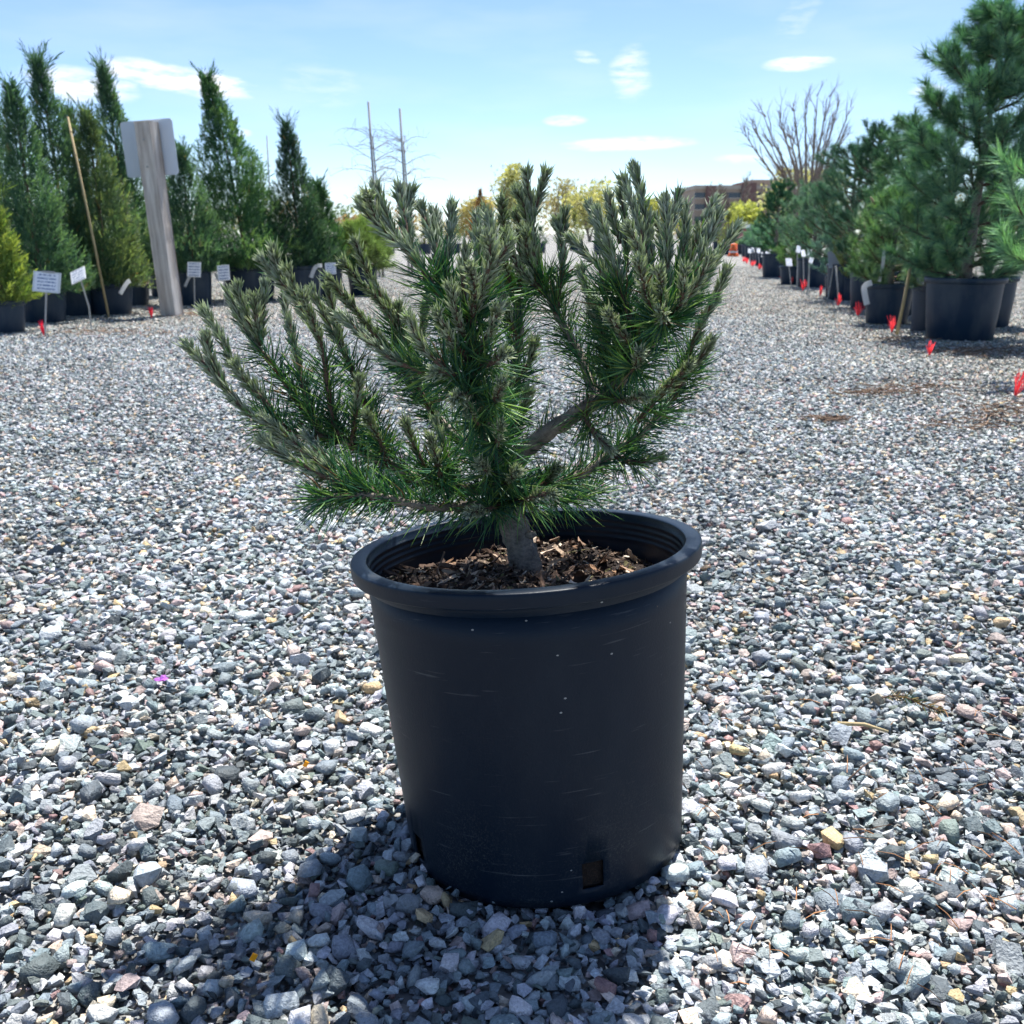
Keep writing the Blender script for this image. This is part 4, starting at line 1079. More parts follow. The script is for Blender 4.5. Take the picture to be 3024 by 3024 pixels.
# wooden post with sign panel
def sign_post():
    b = gp(508, 932); y = b[1]; b = at(508, 915, y); b[2] = 0
    t = at(431, 360, y)
    root = empty('sign_post', b); tag(root, 'weathered square wooden post tilting left with a pale blank sign panel on its far side', 'sign post')
    ax = unit(t - b); L = np.linalg.norm(t - b)
    S = .162
    az = math.radians(-12.6)
    e1 = np.array([math.cos(az), math.sin(az), 0]); e1 = unit(e1 - ax * (e1 @ ax)); e2 = np.cross(ax, e1)
    R = np.stack([e1, e2, ax], 1)
    q = np.random.default_rng(3)
    # squared timber with chipped edges
    n = 26; m = MB(); ring = []
    cs = []
    for (a, c) in ((-1, -1), (1, -1), (1, 1), (-1, 1)):
        cs += [(a * (1 if a * c < 0 else .93), c * (.93 if a * c < 0 else 1)), (a * (.93 if a * c < 0 else 1), c * (1 if a * c < 0 else .93))]
    for i in range(n):
        z = -.05 + (L + .05) * i / (n - 1)
        for (a, c) in cs: ring.append((a * S / 2 + q.normal(0, .0012), c * S / 2 + q.normal(0, .0012), z))
    V = np.array(ring) ; k = 8
    Q = [(i * k + j, i * k + (j + 1) % k, (i + 1) * k + (j + 1) % k, (i + 1) * k + j) for i in range(n - 1) for j in range(k)]
    m.quads(V, Q); m.T.append(np.array([((n - 1) * k, (n - 1) * k + j, (n - 1) * k + j + 1) for j in range(1, k - 1)]))
    o = m.build('post', M_POST, root); o.rotation_euler = Matrix(R.tolist()).to_euler()
    # panel with rounded corners, bolted to the far side
    W, Hp = .545, .50
    pts = []
    for (cx_, cz_, a0) in ((W / 2 - .03, Hp / 2 - .03, 0), (-W / 2 + .03, Hp / 2 - .03, 90), (-W / 2 + .03, -Hp / 2 + .03, 180), (W / 2 - .03, -Hp / 2 + .03, 270)):
        for a in (0, 30, 60, 90): pts.append((cx_ + .03 * math.cos(math.radians(a0 + a)), cz_ + .03 * math.sin(math.radians(a0 + a))))
    pts = np.array(pts); nn = len(pts)
    Vp = np.concatenate([np.column_stack([pts[:, 0], np.full(nn, d), pts[:, 1]]) for d in (0, .004)])
    m = MB(); m.add(Vp, [(0, j, j + 1) for j in range(1, nn - 1)] + [(nn, nn + j + 1, nn + j) for j in range(1, nn - 1)])
    m.quads(np.zeros((0, 3)), np.zeros((0, 4), int))
    m.T.append(np.array([(j, j + nn, (j + 1) % nn) for j in range(nn)] + [((j + 1) % nn, j + nn, (j + 1) % nn + nn) for j in range(nn)]))
    p = m.build('sign_panel', M_ALU, root)
    vx = unit(np.array([math.cos(az), math.sin(az), 0.0])); vx = unit(vx - ax * (vx @ ax)); vy = np.cross(ax, vx)
    p.rotation_euler = Matrix(np.stack([vx, vy, ax], 1).tolist()).to_euler()
    p.location = Vector(at(441, 438, y + .105) - b)
    for s_ in (.12, -.12):
        bo = MB().lathe([(.001, .008), (.008, .007), (.010, 0)], 10).build('bolt', M_STAKE, root)
        bo.location = Vector(ax * (L - .28 + s_) - vy * (S / 2)); bo.rotation_euler = Vector(-vy).to_track_quat('Z', 'Y').to_euler()
sign_post()

# label cards on stakes
def card(u0, u1, v0, v1, base_uv, label, tilt=0.0, back=False, group='plant label cards on stakes', pitch=.25, frame=False, kink=None):
    b = gp(*base_uv); y = b[1]
    c = at((u0 + u1) / 2, (v0 + v1) / 2, y)
    dep = y * CP + (CAMH - c[2]) * SP
    w, h = (u1 - u0) / F * dep, (v1 - v0) / F * dep
    root = empty('plant_sign', b); tag(root, label, 'sign', group)
    lo = at((u0 + u1) / 2 - math.sin(tilt) * (v1 - v0) * .3, v1 - (v1 - v0) * .3, y) - b
    pts = [np.array([0, 0, -.04]), np.array([0, 0, .0])] + ([at(*kink, y) - b] if kink else []) + [lo + np.array([0, .006, 0])]
    MB().tube(pts, .0075, 6).build('stake', M_STAKE, root)
    R = np.array(Matrix.Rotation(tilt, 3, 'Y') @ Matrix.Rotation(-pitch, 3, 'X'))
    fr = MB().box((0, .004, 0), (w, .006, h)).build('board', M_SIGNBACK if back else M_FRAME, root)
    fr.location = Vector(c - b); fr.rotation_euler = Matrix(R.tolist()).to_euler()
    if not back:
        k = .84 if frame else .96
        MB().box((0, -.001, 0), (w * k, .002, h * k)).build('printed_sheet', M_SIGN, fr)
    if frame: MB().box((.05 * w, -.003, h * .5), (w * .45, .012, h * .08)).build('clip', M_STAKE, fr)
    return root
card(97, 178, 803, 863, (133, 992), 'framed label card on an upright stake beside the red flag, left of the tilted card', tilt=.09, frame=True)
card(206, 254, 788, 838, (270, 966), 'white label card leaning on a bent stake in front of the bamboo cane pot', tilt=-.42, pitch=.75, kink=(262, 905))
card(553, 593, 774, 818, (575, 912), 'small white label card on a stake just right of the wooden post', tilt=.03)
card(642, 678, 783, 828, (663, 907), 'small white label card tilted on a stake before the full deep green arborvitae', tilt=-.08)
card(960, 992, 776, 810, (976, 890), 'small square label card by the shortest arborvitae at the row end', tilt=-.05)

def pot_tag(pts, y, wpx, label, group='white tags looped on pot rims', name='pot_tag'):
    P = np.array([at(u, v, y) for u, v in pts]); A, L = smooth_path(P, 10)
    w = wpx / F * y / 2
    T = unit(np.gradient(A, axis=0)); S = unit(np.cross(T, np.array([0, 1., 0]))) * w
    th = np.array([0, .0012, 0])
    V = np.concatenate([A - S - th, A + S - th, A + S + th, A - S + th]); n = 10
    Q = [(a * n + i, ((a + 1) % 4) * n + i, ((a + 1) % 4) * n + i + 1, a * n + i + 1) for a in range(4) for i in range(n - 1)]
    o = MB().quads(V - P[0], Q, (.84, .85, .86)).build(name, M_TAG, smooth=False); o.location = P[0]
    tag(o, label, 'tag', group)
    return o
yl = gp(300, 936)[1]
pot_tag([(384, 829), (374, 836), (355, 868)], yl - .02, 12, 'white tag sticking out from the rim of the bamboo cane pot')
pot_tag([(430, 806), (421, 815), (411, 843)], gp(395, 918)[1] - .02, 9, 'narrow white tag on the pot just left of the wooden post')
pot_tag([(562, 815), (556, 824), (546, 846)], gp(562, 905)[1] - .03, 8, 'narrow white tag on the pot just right of the wooden post')
pot_tag([(634, 806), (640, 816), (646, 830)], gp(660, 893)[1] - .03, 7, 'short white tag beside the tilted card under the full arborvitae')
pot_tag([(951, 784), (932, 788), (918, 820)], gp(880, 887)[1] - .03, 11, 'white folded tag on the rim of the slim dark arborvitae pot')
rod('garden_stake', gp(945, 884) + np.array([0, -.05, -.03]), at(944, 788, gp(945, 884)[1] - .05), .012, M_STAKE, 'grey stake standing against the slim dark arborvitae pot', 'stake')
rod('garden_stake', gp(792, 893) + np.array([0, -.05, -.03]), at(793, 795, gp(792, 893)[1] - .05), .012, M_STAKE, 'grey stake between the full and the slim dark arborvitae pots', 'stake')

# red whisker flags
def flag(u, v, hpx, wpx, label, lean=0.0, seed=0, group='red whisker flags marking the rows', c=(.92, .10, .12)):
    q = np.random.default_rng(seed + 400)
    b = gp(u, v); dep = b[1] * CP + CAMH * SP
    h, w = hpx / F * dep, wpx / F * dep
    o = empty('marker_flag', b); tag(o, label, 'flag', group)
    MB().tube([(0, 0, -.03), (0, 0, .018)], .004, 6).build('stem', M_STAKE, o)
    m = MB()
    for k in range(24):
        a = q.normal(0, .6); d = np.array([a * w * .34 + lean * h, q.normal(0, .25) * w, h * q.uniform(.5, 1.05)])
        e = np.array([q.uniform(.0011, .0020) * max(1, b[1] / 8), q.normal(0, .001), 0])
        mid = d * .5 + np.array([q.normal(0, .004), q.normal(0, .004), .006])
        V = np.array([-e, e, mid + e * 1.2, mid - e * 1.2, d + e, d - e]); 
        m.quads(V + np.array([0, 0, .008]), [(0, 1, 2, 3), (3, 2, 4, 5)], np.array(c) * q.uniform(.75, 1.3))
    m.build('whiskers', M_FLAG, o)
    return o
flag(131, 996, 48, 24, 'red whisker flag at the foot of the framed sign stake', -.1, 1, c=(.9, .04, .10))
flag(448, 944, 36, 16, 'red whisker flag on the gravel just left of the wooden post', 0, 2, c=(.85, .05, .10))

# ------------------------------------------------------------------ right row
def rp(uL, uR, vTop, vBot, crown_top, wcr, label, seed, **kw):
    b, R, H = pot_from(uL, uR, vTop, vBot)
    t = at((uL + uR) / 2, crown_top, b[1])
    return row_pine(b, t[2], wcr / F * b[1] / 2, (R, H), label, seed, **kw)
G1, G2 = (.030, .080, .058), (.14, .21, .11)
rp(2757, 2992, 818, 1010, -60, 470, 'big dark green pine towering from the largest wide pot of its row', 61, needle=.105, levels=10, per=8, nd=230, c0=(.032, .085, .065), c1=(.14, .22, .125), lean=(.12, .1), low=.05, side=4, shape=.72)
rp(2696, 2776, 843, 980, 640, 150, 'small loose pine in the narrow grey pot squeezed beside the largest pot', 62, grey=True, levels=4, per=5, nd=110, needle=.07, group='pines in pots along the gravel', c0=G1, c1=(.16, .21, .11))
rp(2566, 2712, 836, 960, 560, 250, 'spreading pine with pale brown candles in the wide pot behind the slanting stake', 63, levels=6, per=6, nd=150, needle=.085, candles=9, c0=(.045, .10, .055), c1=(.18, .24, .12), lean=(.02, 0))
rp(2492, 2554, 818, 890, 708, 130, 'low rounded yellowish dwarf spruce in a small pot with a long white tag', 64, levels=6, per=7, nd=120, needle=.03, c0=(.06, .10, .035), c1=(.22, .24, .10), shape=.5, name='potted_spruce', cat='potted shrub')
rp(2440, 2496, 815, 880, 640, 150, 'blue-grey spruce behind the grey backed sign', 65, levels=6, per=6, nd=120, needle=.05, c0=(.05, .10, .10), c1=(.16, .24, .22), name='potted_spruce')
rp(2393, 2445, 772, 848, 560, 170, 'blue-grey spruce in a tall pale grey pot', 66, grey=True, levels=7, per=6, nd=120, needle=.05, c0=(.05, .105, .10), c1=(.17, .25, .22), name='potted_spruce')
rp(2308, 2400, 785, 842, 700, 120, 'low green pine in the squat pot behind the blank white card', 67, levels=5, per=6, nd=100, needle=.06, c0=(.05, .11, .05), c1=(.17, .24, .10))
# taller trees in the rank behind
def behind(u, vtop, y, w, label, seed, **kw):
    t = at(u, vtop, y)
    return row_pine(np.array([t[0], y, 0.]), t[2], w / F * y / 2, (.24, .42), label, seed, group='second rank of pines behind the right hand pots', **kw)
behind(2620, 360, 11.0, 300, 'dark pine with two spiky leaders behind the candle pine', 71, levels=9, per=6, nd=150, needle=.07, c0=(.018, .055, .042), c1=(.08, .14, .085), lean=(-.05, 0))
behind(2535, 410, 12.5, 330, 'broad dusky pine standing behind the blue-grey spruces', 72, levels=8, per=6, nd=140, needle=.08, c0=(.022, .062, .048), c1=(.10, .165, .11))
behind(2705, 320, 10.2, 250, 'mid green pine with a rounded top just left of the biggest pine', 73, levels=8, per=6, nd=150, needle=.085, c0=G1, c1=(.13, .2, .10))
behind(2420, 540, 15.5, 270, 'bluish pine with loose pale tufts further down the row', 74, levels=7, per=6, nd=120, needle=.08, c0=(.045, .095, .075), c1=(.16, .23, .17))
behind(2305, 528, 19, 140, 'narrow dark green upright pine rising at the far end of the row', 75, levels=9, per=6, nd=110, needle=.06, c0=(.018, .062, .042), c1=(.06, .13, .06), rad=.003)
behind(2370, 640, 20, 210, 'pale green low pine between the narrow dark one and the bluish one', 76, levels=5, per=6, nd=110, needle=.08, c0=(.07, .13, .08), c1=(.2, .27, .15), rad=.003)
behind(2950, 560, 8.9, 260, 'dim pine in the dark pot behind the largest pot', 77, levels=6, per=6, nd=140, needle=.10, c0=(.02, .06, .045), c1=(.09, .15, .09))
# plant just outside the frame whose shoots reach in
b0 = np.array([3.28, 5.55, 0])
row_pine(b0, 1.45, .72, (.26, .42), 'pale green long needled pine reaching in beside the largest pot', 78, needle=.115, levels=6, per=9, nd=190, c0=(.06, .13, .095), c1=(.24, .33, .21), side=3, low=.12, up=.75)
# far end of the row
q = np.random.default_rng(9)
for k, (u, v, y, w) in enumerate([(2290, 700, 23, 70), (2262, 690, 26, 80), (2243, 690, 29, 70), (2225, 690, 33, 70), (2212, 712, 36, 50), (2275, 655, 27, 90), (2250, 650, 31, 90), (2235, 668, 35, 70), (2195, 722, 40, 40)]):
    t = at(u, v, y)
    row_pine(np.array([t[0], y, 0.]), t[2], w / F * y / 2, (.26, .42), 'small pale blue-green potted conifer in the far end of the right hand row', 90 + k, group='far potted conifers at the row end', levels=5, per=5, nd=60, needle=.08, c0=(.05, .11, .085), c1=(.18, .26, .19), rad=.005, side=2)

# cards on the right hand row
card(2446, 2478, 742, 790, (2444, 887), 'grey back of a label board on two stakes beside the yellowish dwarf spruce', tilt=-.1, back=True)
rod('garden_stake', gp(2478, 903) + np.array([0, 0, -.03]), at(2468, 785, gp(2478, 903)[1]), .010, M_STAKE, 'thin stake just right of the grey backed board, flag at its foot', 'stake')
card(2321, 2339, 760, 788, (2338, 858), 'blank white card on a short stake in front of the squat pot', tilt=.05, pitch=.7, group=None)
card(2352, 2364, 722, 750, (2353, 856), 'white card turned edge-on atop a tall brown stake', tilt=.35, pitch=.75, group=None)
for (u, v, bu, bv, t) in ((2372, 748, 2374, 862, -.05), (2391, 745, 2389, 866, .2), (2396, 768, 2383, 870, .5)):
    card(u - 6, u + 6, v - 13, v + 13, (bu, bv), 'narrow white label card clustered with others left of the grey pot spruce', tilt=t, pitch=.75, group='cluster of narrow label cards')
for (u, v, bv) in ((2214, 741, 782), (2223, 738, 784), (2240, 740, 788), (2253, 752, 796), (2266, 747, 804), (2276, 744, 810)):
    card(u - 5, u + 5, v - 9, v + 9, (u + 3, bv), 'tiny white label card in the far line of cards by the aisle', tilt=.15, pitch=.75, group='far line of tiny label cards')
b_ = gp(2646, 990)
rod('garden_stake', b_ + np.array([0, 0, -.03]), at(2692, 772, b_[1] + .05), .014, M_BAMBOO, 'pale slanting stake leaning over the wide pot of the candle pine', 'stake')
yt = gp(2523, 890)[1] - .05
pot_tag([(2532, 817), (2540, 824), (2545, 880)], yt, 11, 'long white tag hanging down the side of the dwarf spruce pot')
yt = gp(2640, 960)[1] - .1
pot_tag([(2575, 834), (2556, 842), (2552, 856), (2560, 900)], yt, 17, 'wide white folded tag hanging at the rim of the candle pine pot')
pot_tag([(2466, 824), (2458, 850), (2449, 872)], gp(2468, 880)[1] - .05, 9, 'white tag slanting across the pot behind the grey backed board')
pot_tag([(2612, 738), (2608, 765), (2603, 760), (2606, 800), (2596, 832)][:1] + [(2606, 790), (2596, 832)], yt + .05, 10, 'curved white tag tucked under the foliage of the candle pine')
for k, (u, v, h, w, lab) in enumerate([
    (2995, 1178, 82, 62, 'large red whisker flag lying over at the aisle edge nearest the long needled pine'),
    (2744, 1056, 46, 26, 'red whisker flag on the gravel before the largest pot'),
    (2633, 988, 52, 34, 'red whisker flag at the foot of the slanting stake'),
    (2532, 937, 42, 34, 'red whisker flag beside the wide pot of the candle pine'),
    (2475, 905, 38, 20, 'red whisker flag at the foot of the stake by the grey backed board'),
    (2421, 878, 32, 12, 'thin red whisker flag alone on the gravel before the grey pot spruce'),
    (2370, 862, 34, 24, 'pair-like red whisker tuft by the cluster of narrow cards'),
    (2336, 842, 22, 12, 'red whisker flag at the foot of the blank white card')]):
    flag(u, v, h, w, lab, (.35 if k == 0 else .05), 10 + k)
for k, (u, v) in enumerate([(2316, 833), (2288, 820), (2255, 801), (2243, 797), (2222, 788), (2205, 779), (2196, 776)]):
    flag(u, v, 17, 20, 'tiny red whisker flag in the far line along the aisle', 0, 30 + k, group='far line of red whisker flags')

# ------------------------------------------------------------------ far things
def tree_branches(q, base, H, spread, stems, r0, depth=4, droop=0.0, tip=.004):
    """recursive bare limbs; returns list of polylines with radii"""
    out = []
    def grow(p, d, L, r, k):
        n = 5; P = [p]
        for i in range(n):
            d = unit(d + q.normal(0, .07, 3) + np.array([0, 0, .05 - droop * (depth - k) * .05]))
            P.append(P[-1] + d * L / n)
        out.append((np.array(P), np.linspace(r, max(tip, r * .6), n + 1), k))
        if k == 0: return
        for j in range(int(q.integers(3, 6))):
            i = int(q.integers(2, n + 1))
            dd = unit(d + unit(q.normal(size=3)) * .52 + np.array([0, 0, .10]))
            grow(P[i], dd, L * q.uniform(.42, .62), max(tip, r * .5), k - 1)
    for s in range(stems):
        a = 6.28 * s / stems + q.normal(0, .3)
        grow(np.array(base, float), unit(np.array([math.cos(a) * spread, math.sin(a) * spread, 1.0])), H * q.uniform(.5, .68), r0, depth)
    return out

M_BARETREE = bark_mat('bare_tree_bark', (.13, .105, .085), (.30, .25, .205), 6)
def bare_tree(u, vbase, vtop, y, stems, spread, r0, label, seed, depth=4, name='bare_tree', group=None, tip=.012, c=M_BARETREE):
    q = np.random.default_rng(seed)
    b = at(u, vbase, y); b[2] = 0; H = at(u, vtop, y)[2]
    root = empty(name, b); tag(root, label, 'tree', group)
    tk, cr = MB(), MB()
    for (P, R, k) in tree_branches(q, (0, 0, -.1), H, spread, stems, r0, depth, tip=tip):
        (tk if k == depth else cr).tube(P, R, 6 if k > 1 else 4, caps=False)
    zmax = max(v[:, 2].max() for v in cr.V); f = H / zmax
    for m_ in (tk, cr): m_.V = [v * np.array([1, 1, f], np.float32) for v in m_.V]
    tk.build('trunk', c, root, smooth=True); cr.build('crown', c, root, smooth=True)
    return root
def fan_tree():
    q = np.random.default_rng(204); y = 55.0
    b = at(2383, 700, y); b[2] = 0
    root = empty('bare_tree', b); tag(root, 'tall leafless many-stemmed tree fanning out above the far potted conifers', 'tree')
    m_tw = MB()
    ends = [(2205, 405), (2222, 372), (2262, 345), (2300, 330), (2338, 308), (2380, 296), (2412, 286), (2448, 288), (2478, 296), (2512, 318), (2325, 372), (2450, 352), (2498, 378), (2275, 420)]
    for (u, v) in ends:
        e = at(u, v, y + q.uniform(-2.2, 2.2)) - b; side = e[0]
        P, L = smooth_path(np.array([(q.uniform(-.35, .35), q.uniform(-.3, .3), -.2), (side * .10, e[1] * .2, e[2] * .20), (side * .42, e[1] * .5, e[2] * .55), (side * .80, e[1] * .8, e[2] * .84), e]), 22)
        MB().tube(P + np.cumsum(q.normal(0, .012, P.shape), 0), np.linspace(.125, .018, 22), 6, caps=False).build('trunk', M_BARETREE, root, smooth=True)
        for k in range(15):
            i = int(q.integers(7, 22)); T0 = unit(P[min(i + 1, 21)] - P[i - 1])
            d = unit(T0 + unit(q.normal(size=3)) * .55 + np.array([side * .04, 0, .1])); l = q.uniform(.6, 1.9) * (1.15 - i / 30)
            A = [P[i], P[i] + d * l * .5 + q.normal(0, .04, 3), P[i] + d * l + np.array([0, 0, .1 * l])]
            m_tw.tube(A, [.028, .018, .009], 4, caps=False)
            for j in range(4):
                f = q.uniform(.3, 1); o = A[0] * (1 - f) + A[2] * f; d2 = unit(d + unit(q.normal(size=3)) * .6) * q.uniform(.3, .8)
                m_tw.tube([o, o + d2 * .5 + q.normal(0, .02, 3), o + d2], [.011, .008, .004], 3, caps=False)
    m_tw.build('crown', M_BARETREE, root)
fan_tree()
bare_tree(2190, 700, 500, 90, 4, .5, .15, 'thin leafless tree in front of the brown office building', 205, depth=4, tip=.015)

def leafy_tree(u, vtop, y, w, c0, c1, label, seed, group=None, n=2600, cat='tree', name='tree', flat=.8, lf=.16):
    q = np.random.default_rng(seed)
    t = at(u, vtop, y); b = np.array([t[0], y, 0.]); H = t[2]; R = w / F * y / 2
    root = empty(name, b); tag(root, label, cat, group)
    tk = MB(); ends = []
    for (P, Rr, k) in tree_branches(q, (0, 0, -.1), H * .8, .35, 3, H * .02, 2, tip=.02):
        tk.tube(P, Rr, 5, caps=False); ends.append(P[-1])
    tk.build('trunk', M_BARETREE, root, smooth=True)
    nc = 26
    Cc = np.stack([q.normal(0, .42, nc) * R, q.normal(0, .42, nc) * R, H * (.30 + .62 * q.beta(1.4, 1.1, nc))], 1)
    k = q.integers(0, nc, n)
    P = Cc[k] + q.normal(0, 1, (n, 3)) * np.array([R * .20, R * .20, H * .085])
    P[:, 2] = np.clip(P[:, 2], H * .12, H)
    D = unit(q.normal(size=(n, 3)) + np.array([0, 0, -.1])); S = unit(np.cross(D, q.normal(size=(n, 3))))
    s = lf * q.uniform(.5, 1.3, (n, 1))
    V = np.stack([P, P + D * s * .5 + S * s * .3, P + D * s, P + D * s * .5 - S * s * .3], 1)
    T = np.array([(0, 1, 2), (0, 2, 3)])[None] + (np.arange(n) * 4)[:, None, None]
    wv = q.random((n, 1)); C = np.array(c0) * (1 - wv) + np.array(c1) * wv
    MB().add(V.reshape(-1, 3), T.reshape(-1, 3), np.repeat(C, 4, 0)).build('crown', M_LEAF, root)
    return root
YG0, YG1 = (.38, .38, .17), (.60, .57, .32)
leafy_tree(1512, 488, 95, 120, YG0, YG1, 'tall yellow-green spring tree behind the middle of the dwarf pine', 301, lf=.35)
leafy_tree(1745, 530, 105, 170, YG0, (.62, .58, .33), 'wide yellowish spring tree seen between the dwarf pine tops', 302, lf=.38)
leafy_tree(1410, 585, 80, 110, (.38, .32, .16), (.56, .48, .26), 'ochre budding tree left of the tall yellow-green tree', 303, lf=.3)
leafy_tree(1660, 530, 120, 110, (.30, .26, .16), (.5, .45, .28), 'faint tan budding tree left of the wide yellowish one', 304, n=1400, lf=.35)
leafy_tree(1960, 590, 110, 110, (.33, .34, .10), (.5, .5, .2), 'small yellow-green tree left of the office building', 305, lf=.35)
leafy_tree(2200, 600, 75, 120, (.33, .36, .09), (.52, .54, .19), 'yellow-green spring tree in front of the office building', 306, lf=.28)
leafy_tree(2395, 505, 85, 190, (.44, .43, .2), (.64, .61, .36), 'glowing yellow-green tree behind the leafless many-stemmed tree', 307, lf=.35)
leafy_tree(1090, 560, 70, 100, (.30, .30, .12), (.5, .48, .22), 'pale budding tree behind the staked saplings', 308, n=900, lf=.25)
leafy_tree(1195, 570, 75, 60, (.42, .2, .15), (.5, .3, .22), 'reddish budding tree by the second staked sapling', 309, n=500, lf=.22)
leafy_tree(1050, 640, 40, 110, (.30, .17, .12), (.42, .3, .2), 'low russet budding tree right of the shortest arborvitae', 310, n=900, lf=.16)
# distant nursery stock seen through the gaps
q = np.random.default_rng(77)
for k in range(24):
    u = 1010 + k * 50 + q.uniform(-18, 18); y = q.uniform(34, 52); v = q.uniform(625, 680)
    t = at(u, v, y)
    cc = [((.02, .06, .045), (.06, .11, .07)), ((.05, .09, .06), (.12, .17, .1)), ((.10, .12, .05), (.22, .24, .1))][k % 3]
    arborvitae(np.array([t[0], y, 0.]), t, q.uniform(30, 55) / F * y / 2, (.25, .4), 'distant small %s nursery conifer seen through gaps behind the dwarf pine' % ('dark', 'grey-green', 'olive')[k % 3], 500 + k, c0=cc[0], c1=cc[1], dens=.16, bw=.013, nb=5, group='distant nursery conifers beyond the aisle', cat='potted tree')
# russet spire
t = at(1418, 560, 60)
arborvitae(np.array([t[0], 60, 0.]), t, .75, (.3, .45), 'rusty brown narrow conifer in front of the ochre budding tree', 560, c0=(.14, .07, .03), c1=(.3, .16, .06), dens=.8, group=None)
# yellow-green weeping clump at the end of the left row
t = at(1065, 660, 13.5)
row_pine(np.array([t[0], 13.5, 0.]), t[2], .42, (.2, .36), 'loose yellow-green feathery conifer past the shortest arborvitae', 570, needle=.12, levels=5, per=7, nd=110, c0=(.09, .13, .05), c1=(.22, .26, .11), up=.4, rad=.0025, group=None)

# far wood along the horizon
q = np.random.default_rng(88); n = 26000
X_ = q.uniform(-170, 170, n); Y_ = q.uniform(190, 215, n)
top_ = 5.0 + 2.2 * np.sin(X_ * .11) + 1.6 * np.sin(X_ * .31 + 1) + 1.2 * np.sin(X_ * .83 + 2) + q.normal(0, .5, n)
Z_ = np.clip(top_, 2.5, 12) * q.random(n) ** .6
P_ = np.stack([X_, Y_, Z_], 1); D_ = unit(q.normal(size=(n, 3))); S_ = unit(np.cross(D_, q.normal(size=(n, 3)))); s_ = q.uniform(.35, .9, (n, 1))
V_ = np.stack([P_, P_ + D_ * s_ * .5 + S_ * s_ * .3, P_ + D_ * s_, P_ + D_ * s_ * .5 - S_ * s_ * .3], 1)
T2 = np.array([(0, 1, 2), (0, 2, 3)])[None] + (np.arange(n) * 4)[:, None, None]
base_ = np.array([(.24, .20, .15), (.30, .28, .12), (.12, .17, .11), (.34, .27, .18)])[(np.floor(X_ / 6.0 + 40) * 7 % 4).astype(int)]
o = MB().add(V_.reshape(-1, 3), T2.reshape(-1, 3), np.repeat(base_ * q.uniform(.8, 1.3, (n, 1)), 4, 0)).build('far_wood', M_LEAF)
tag(o, 'far-off budding wood along the horizon behind the nursery', 'wood', kind='stuff')

# two staked saplings
def staked(u0, v0, u1, y, label, seed):
    q = np.random.default_rng(seed)
    t = at(u0, v0, y); b = at(u1, 700, y); b[2] = 0
    root = empty('staked_sapling', b); tag(root, label, 'tree', 'staked leafless saplings')
    d = t - b
    MB().tube([(0, 0, -.2), d * .5, d], [.024, .023, .021], 8).build('stake', M_STAKE, root, smooth=True)
    P, _ = smooth_path(np.array([(.06, .02, -.1), d * .4 + (.05, .03, 0), d * .8 + (.03, .03, 0)]), 14)
    MB().tube(P, np.linspace(.028, .010, 14), 6).build('trunk', M_BARETREE, root, smooth=True)
    m_ = MB()
    for k in range(34):
        i = int(q.integers(7, 14)); a = q.uniform(0, 6.28); L = q.uniform(.35, .95)
        dd = np.array([math.cos(a), math.sin(a) * .8, q.uniform(.05, .55)])
        pts_ = [P[i], P[i] + dd * L * .4 + (0, 0, .04), P[i] + dd * L * .75, P[i] + dd * L + (0, 0, -.14 * L)]
        A, _ = smooth_path(np.array(pts_), 8); m_.tube(A, np.linspace(.006, .002, 8), 4, caps=False)
        for j in range(3):
            k2 = int(q.integers(3, 8)); e = unit(q.normal(size=3) + dd) * q.uniform(.1, .3)
            m_.tube([A[k2], A[k2] + e * .5 + (0, 0, .02), A[k2] + e], [.003, .0025, .0015], 3, caps=False)
    m_.build('crown', M_BARETREE, root)
staked(1088, 300, 1118, 19, 'leafless sapling tied to the taller thin stake behind the dwarf pine', 1)
staked(1181, 320, 1206, 20, 'leafless sapling tied to the shorter thin stake behind the dwarf pine', 2)

# thin canes among the left row
for k, (u0, v0, u1) in enumerate([(788, 400, 800), (878, 398, 905), (745, 470, 752), (868, 480, 888)]):
    y = 16.0; b = at(u1, 700, y); b[2] = -.05
    rod('thin_cane', b, at(u0, v0, y), .011, M_STAKE, 'thin upright cane rising beside the slim dark arborvitae', 'cane', 'thin canes beside the slim arborvitae')

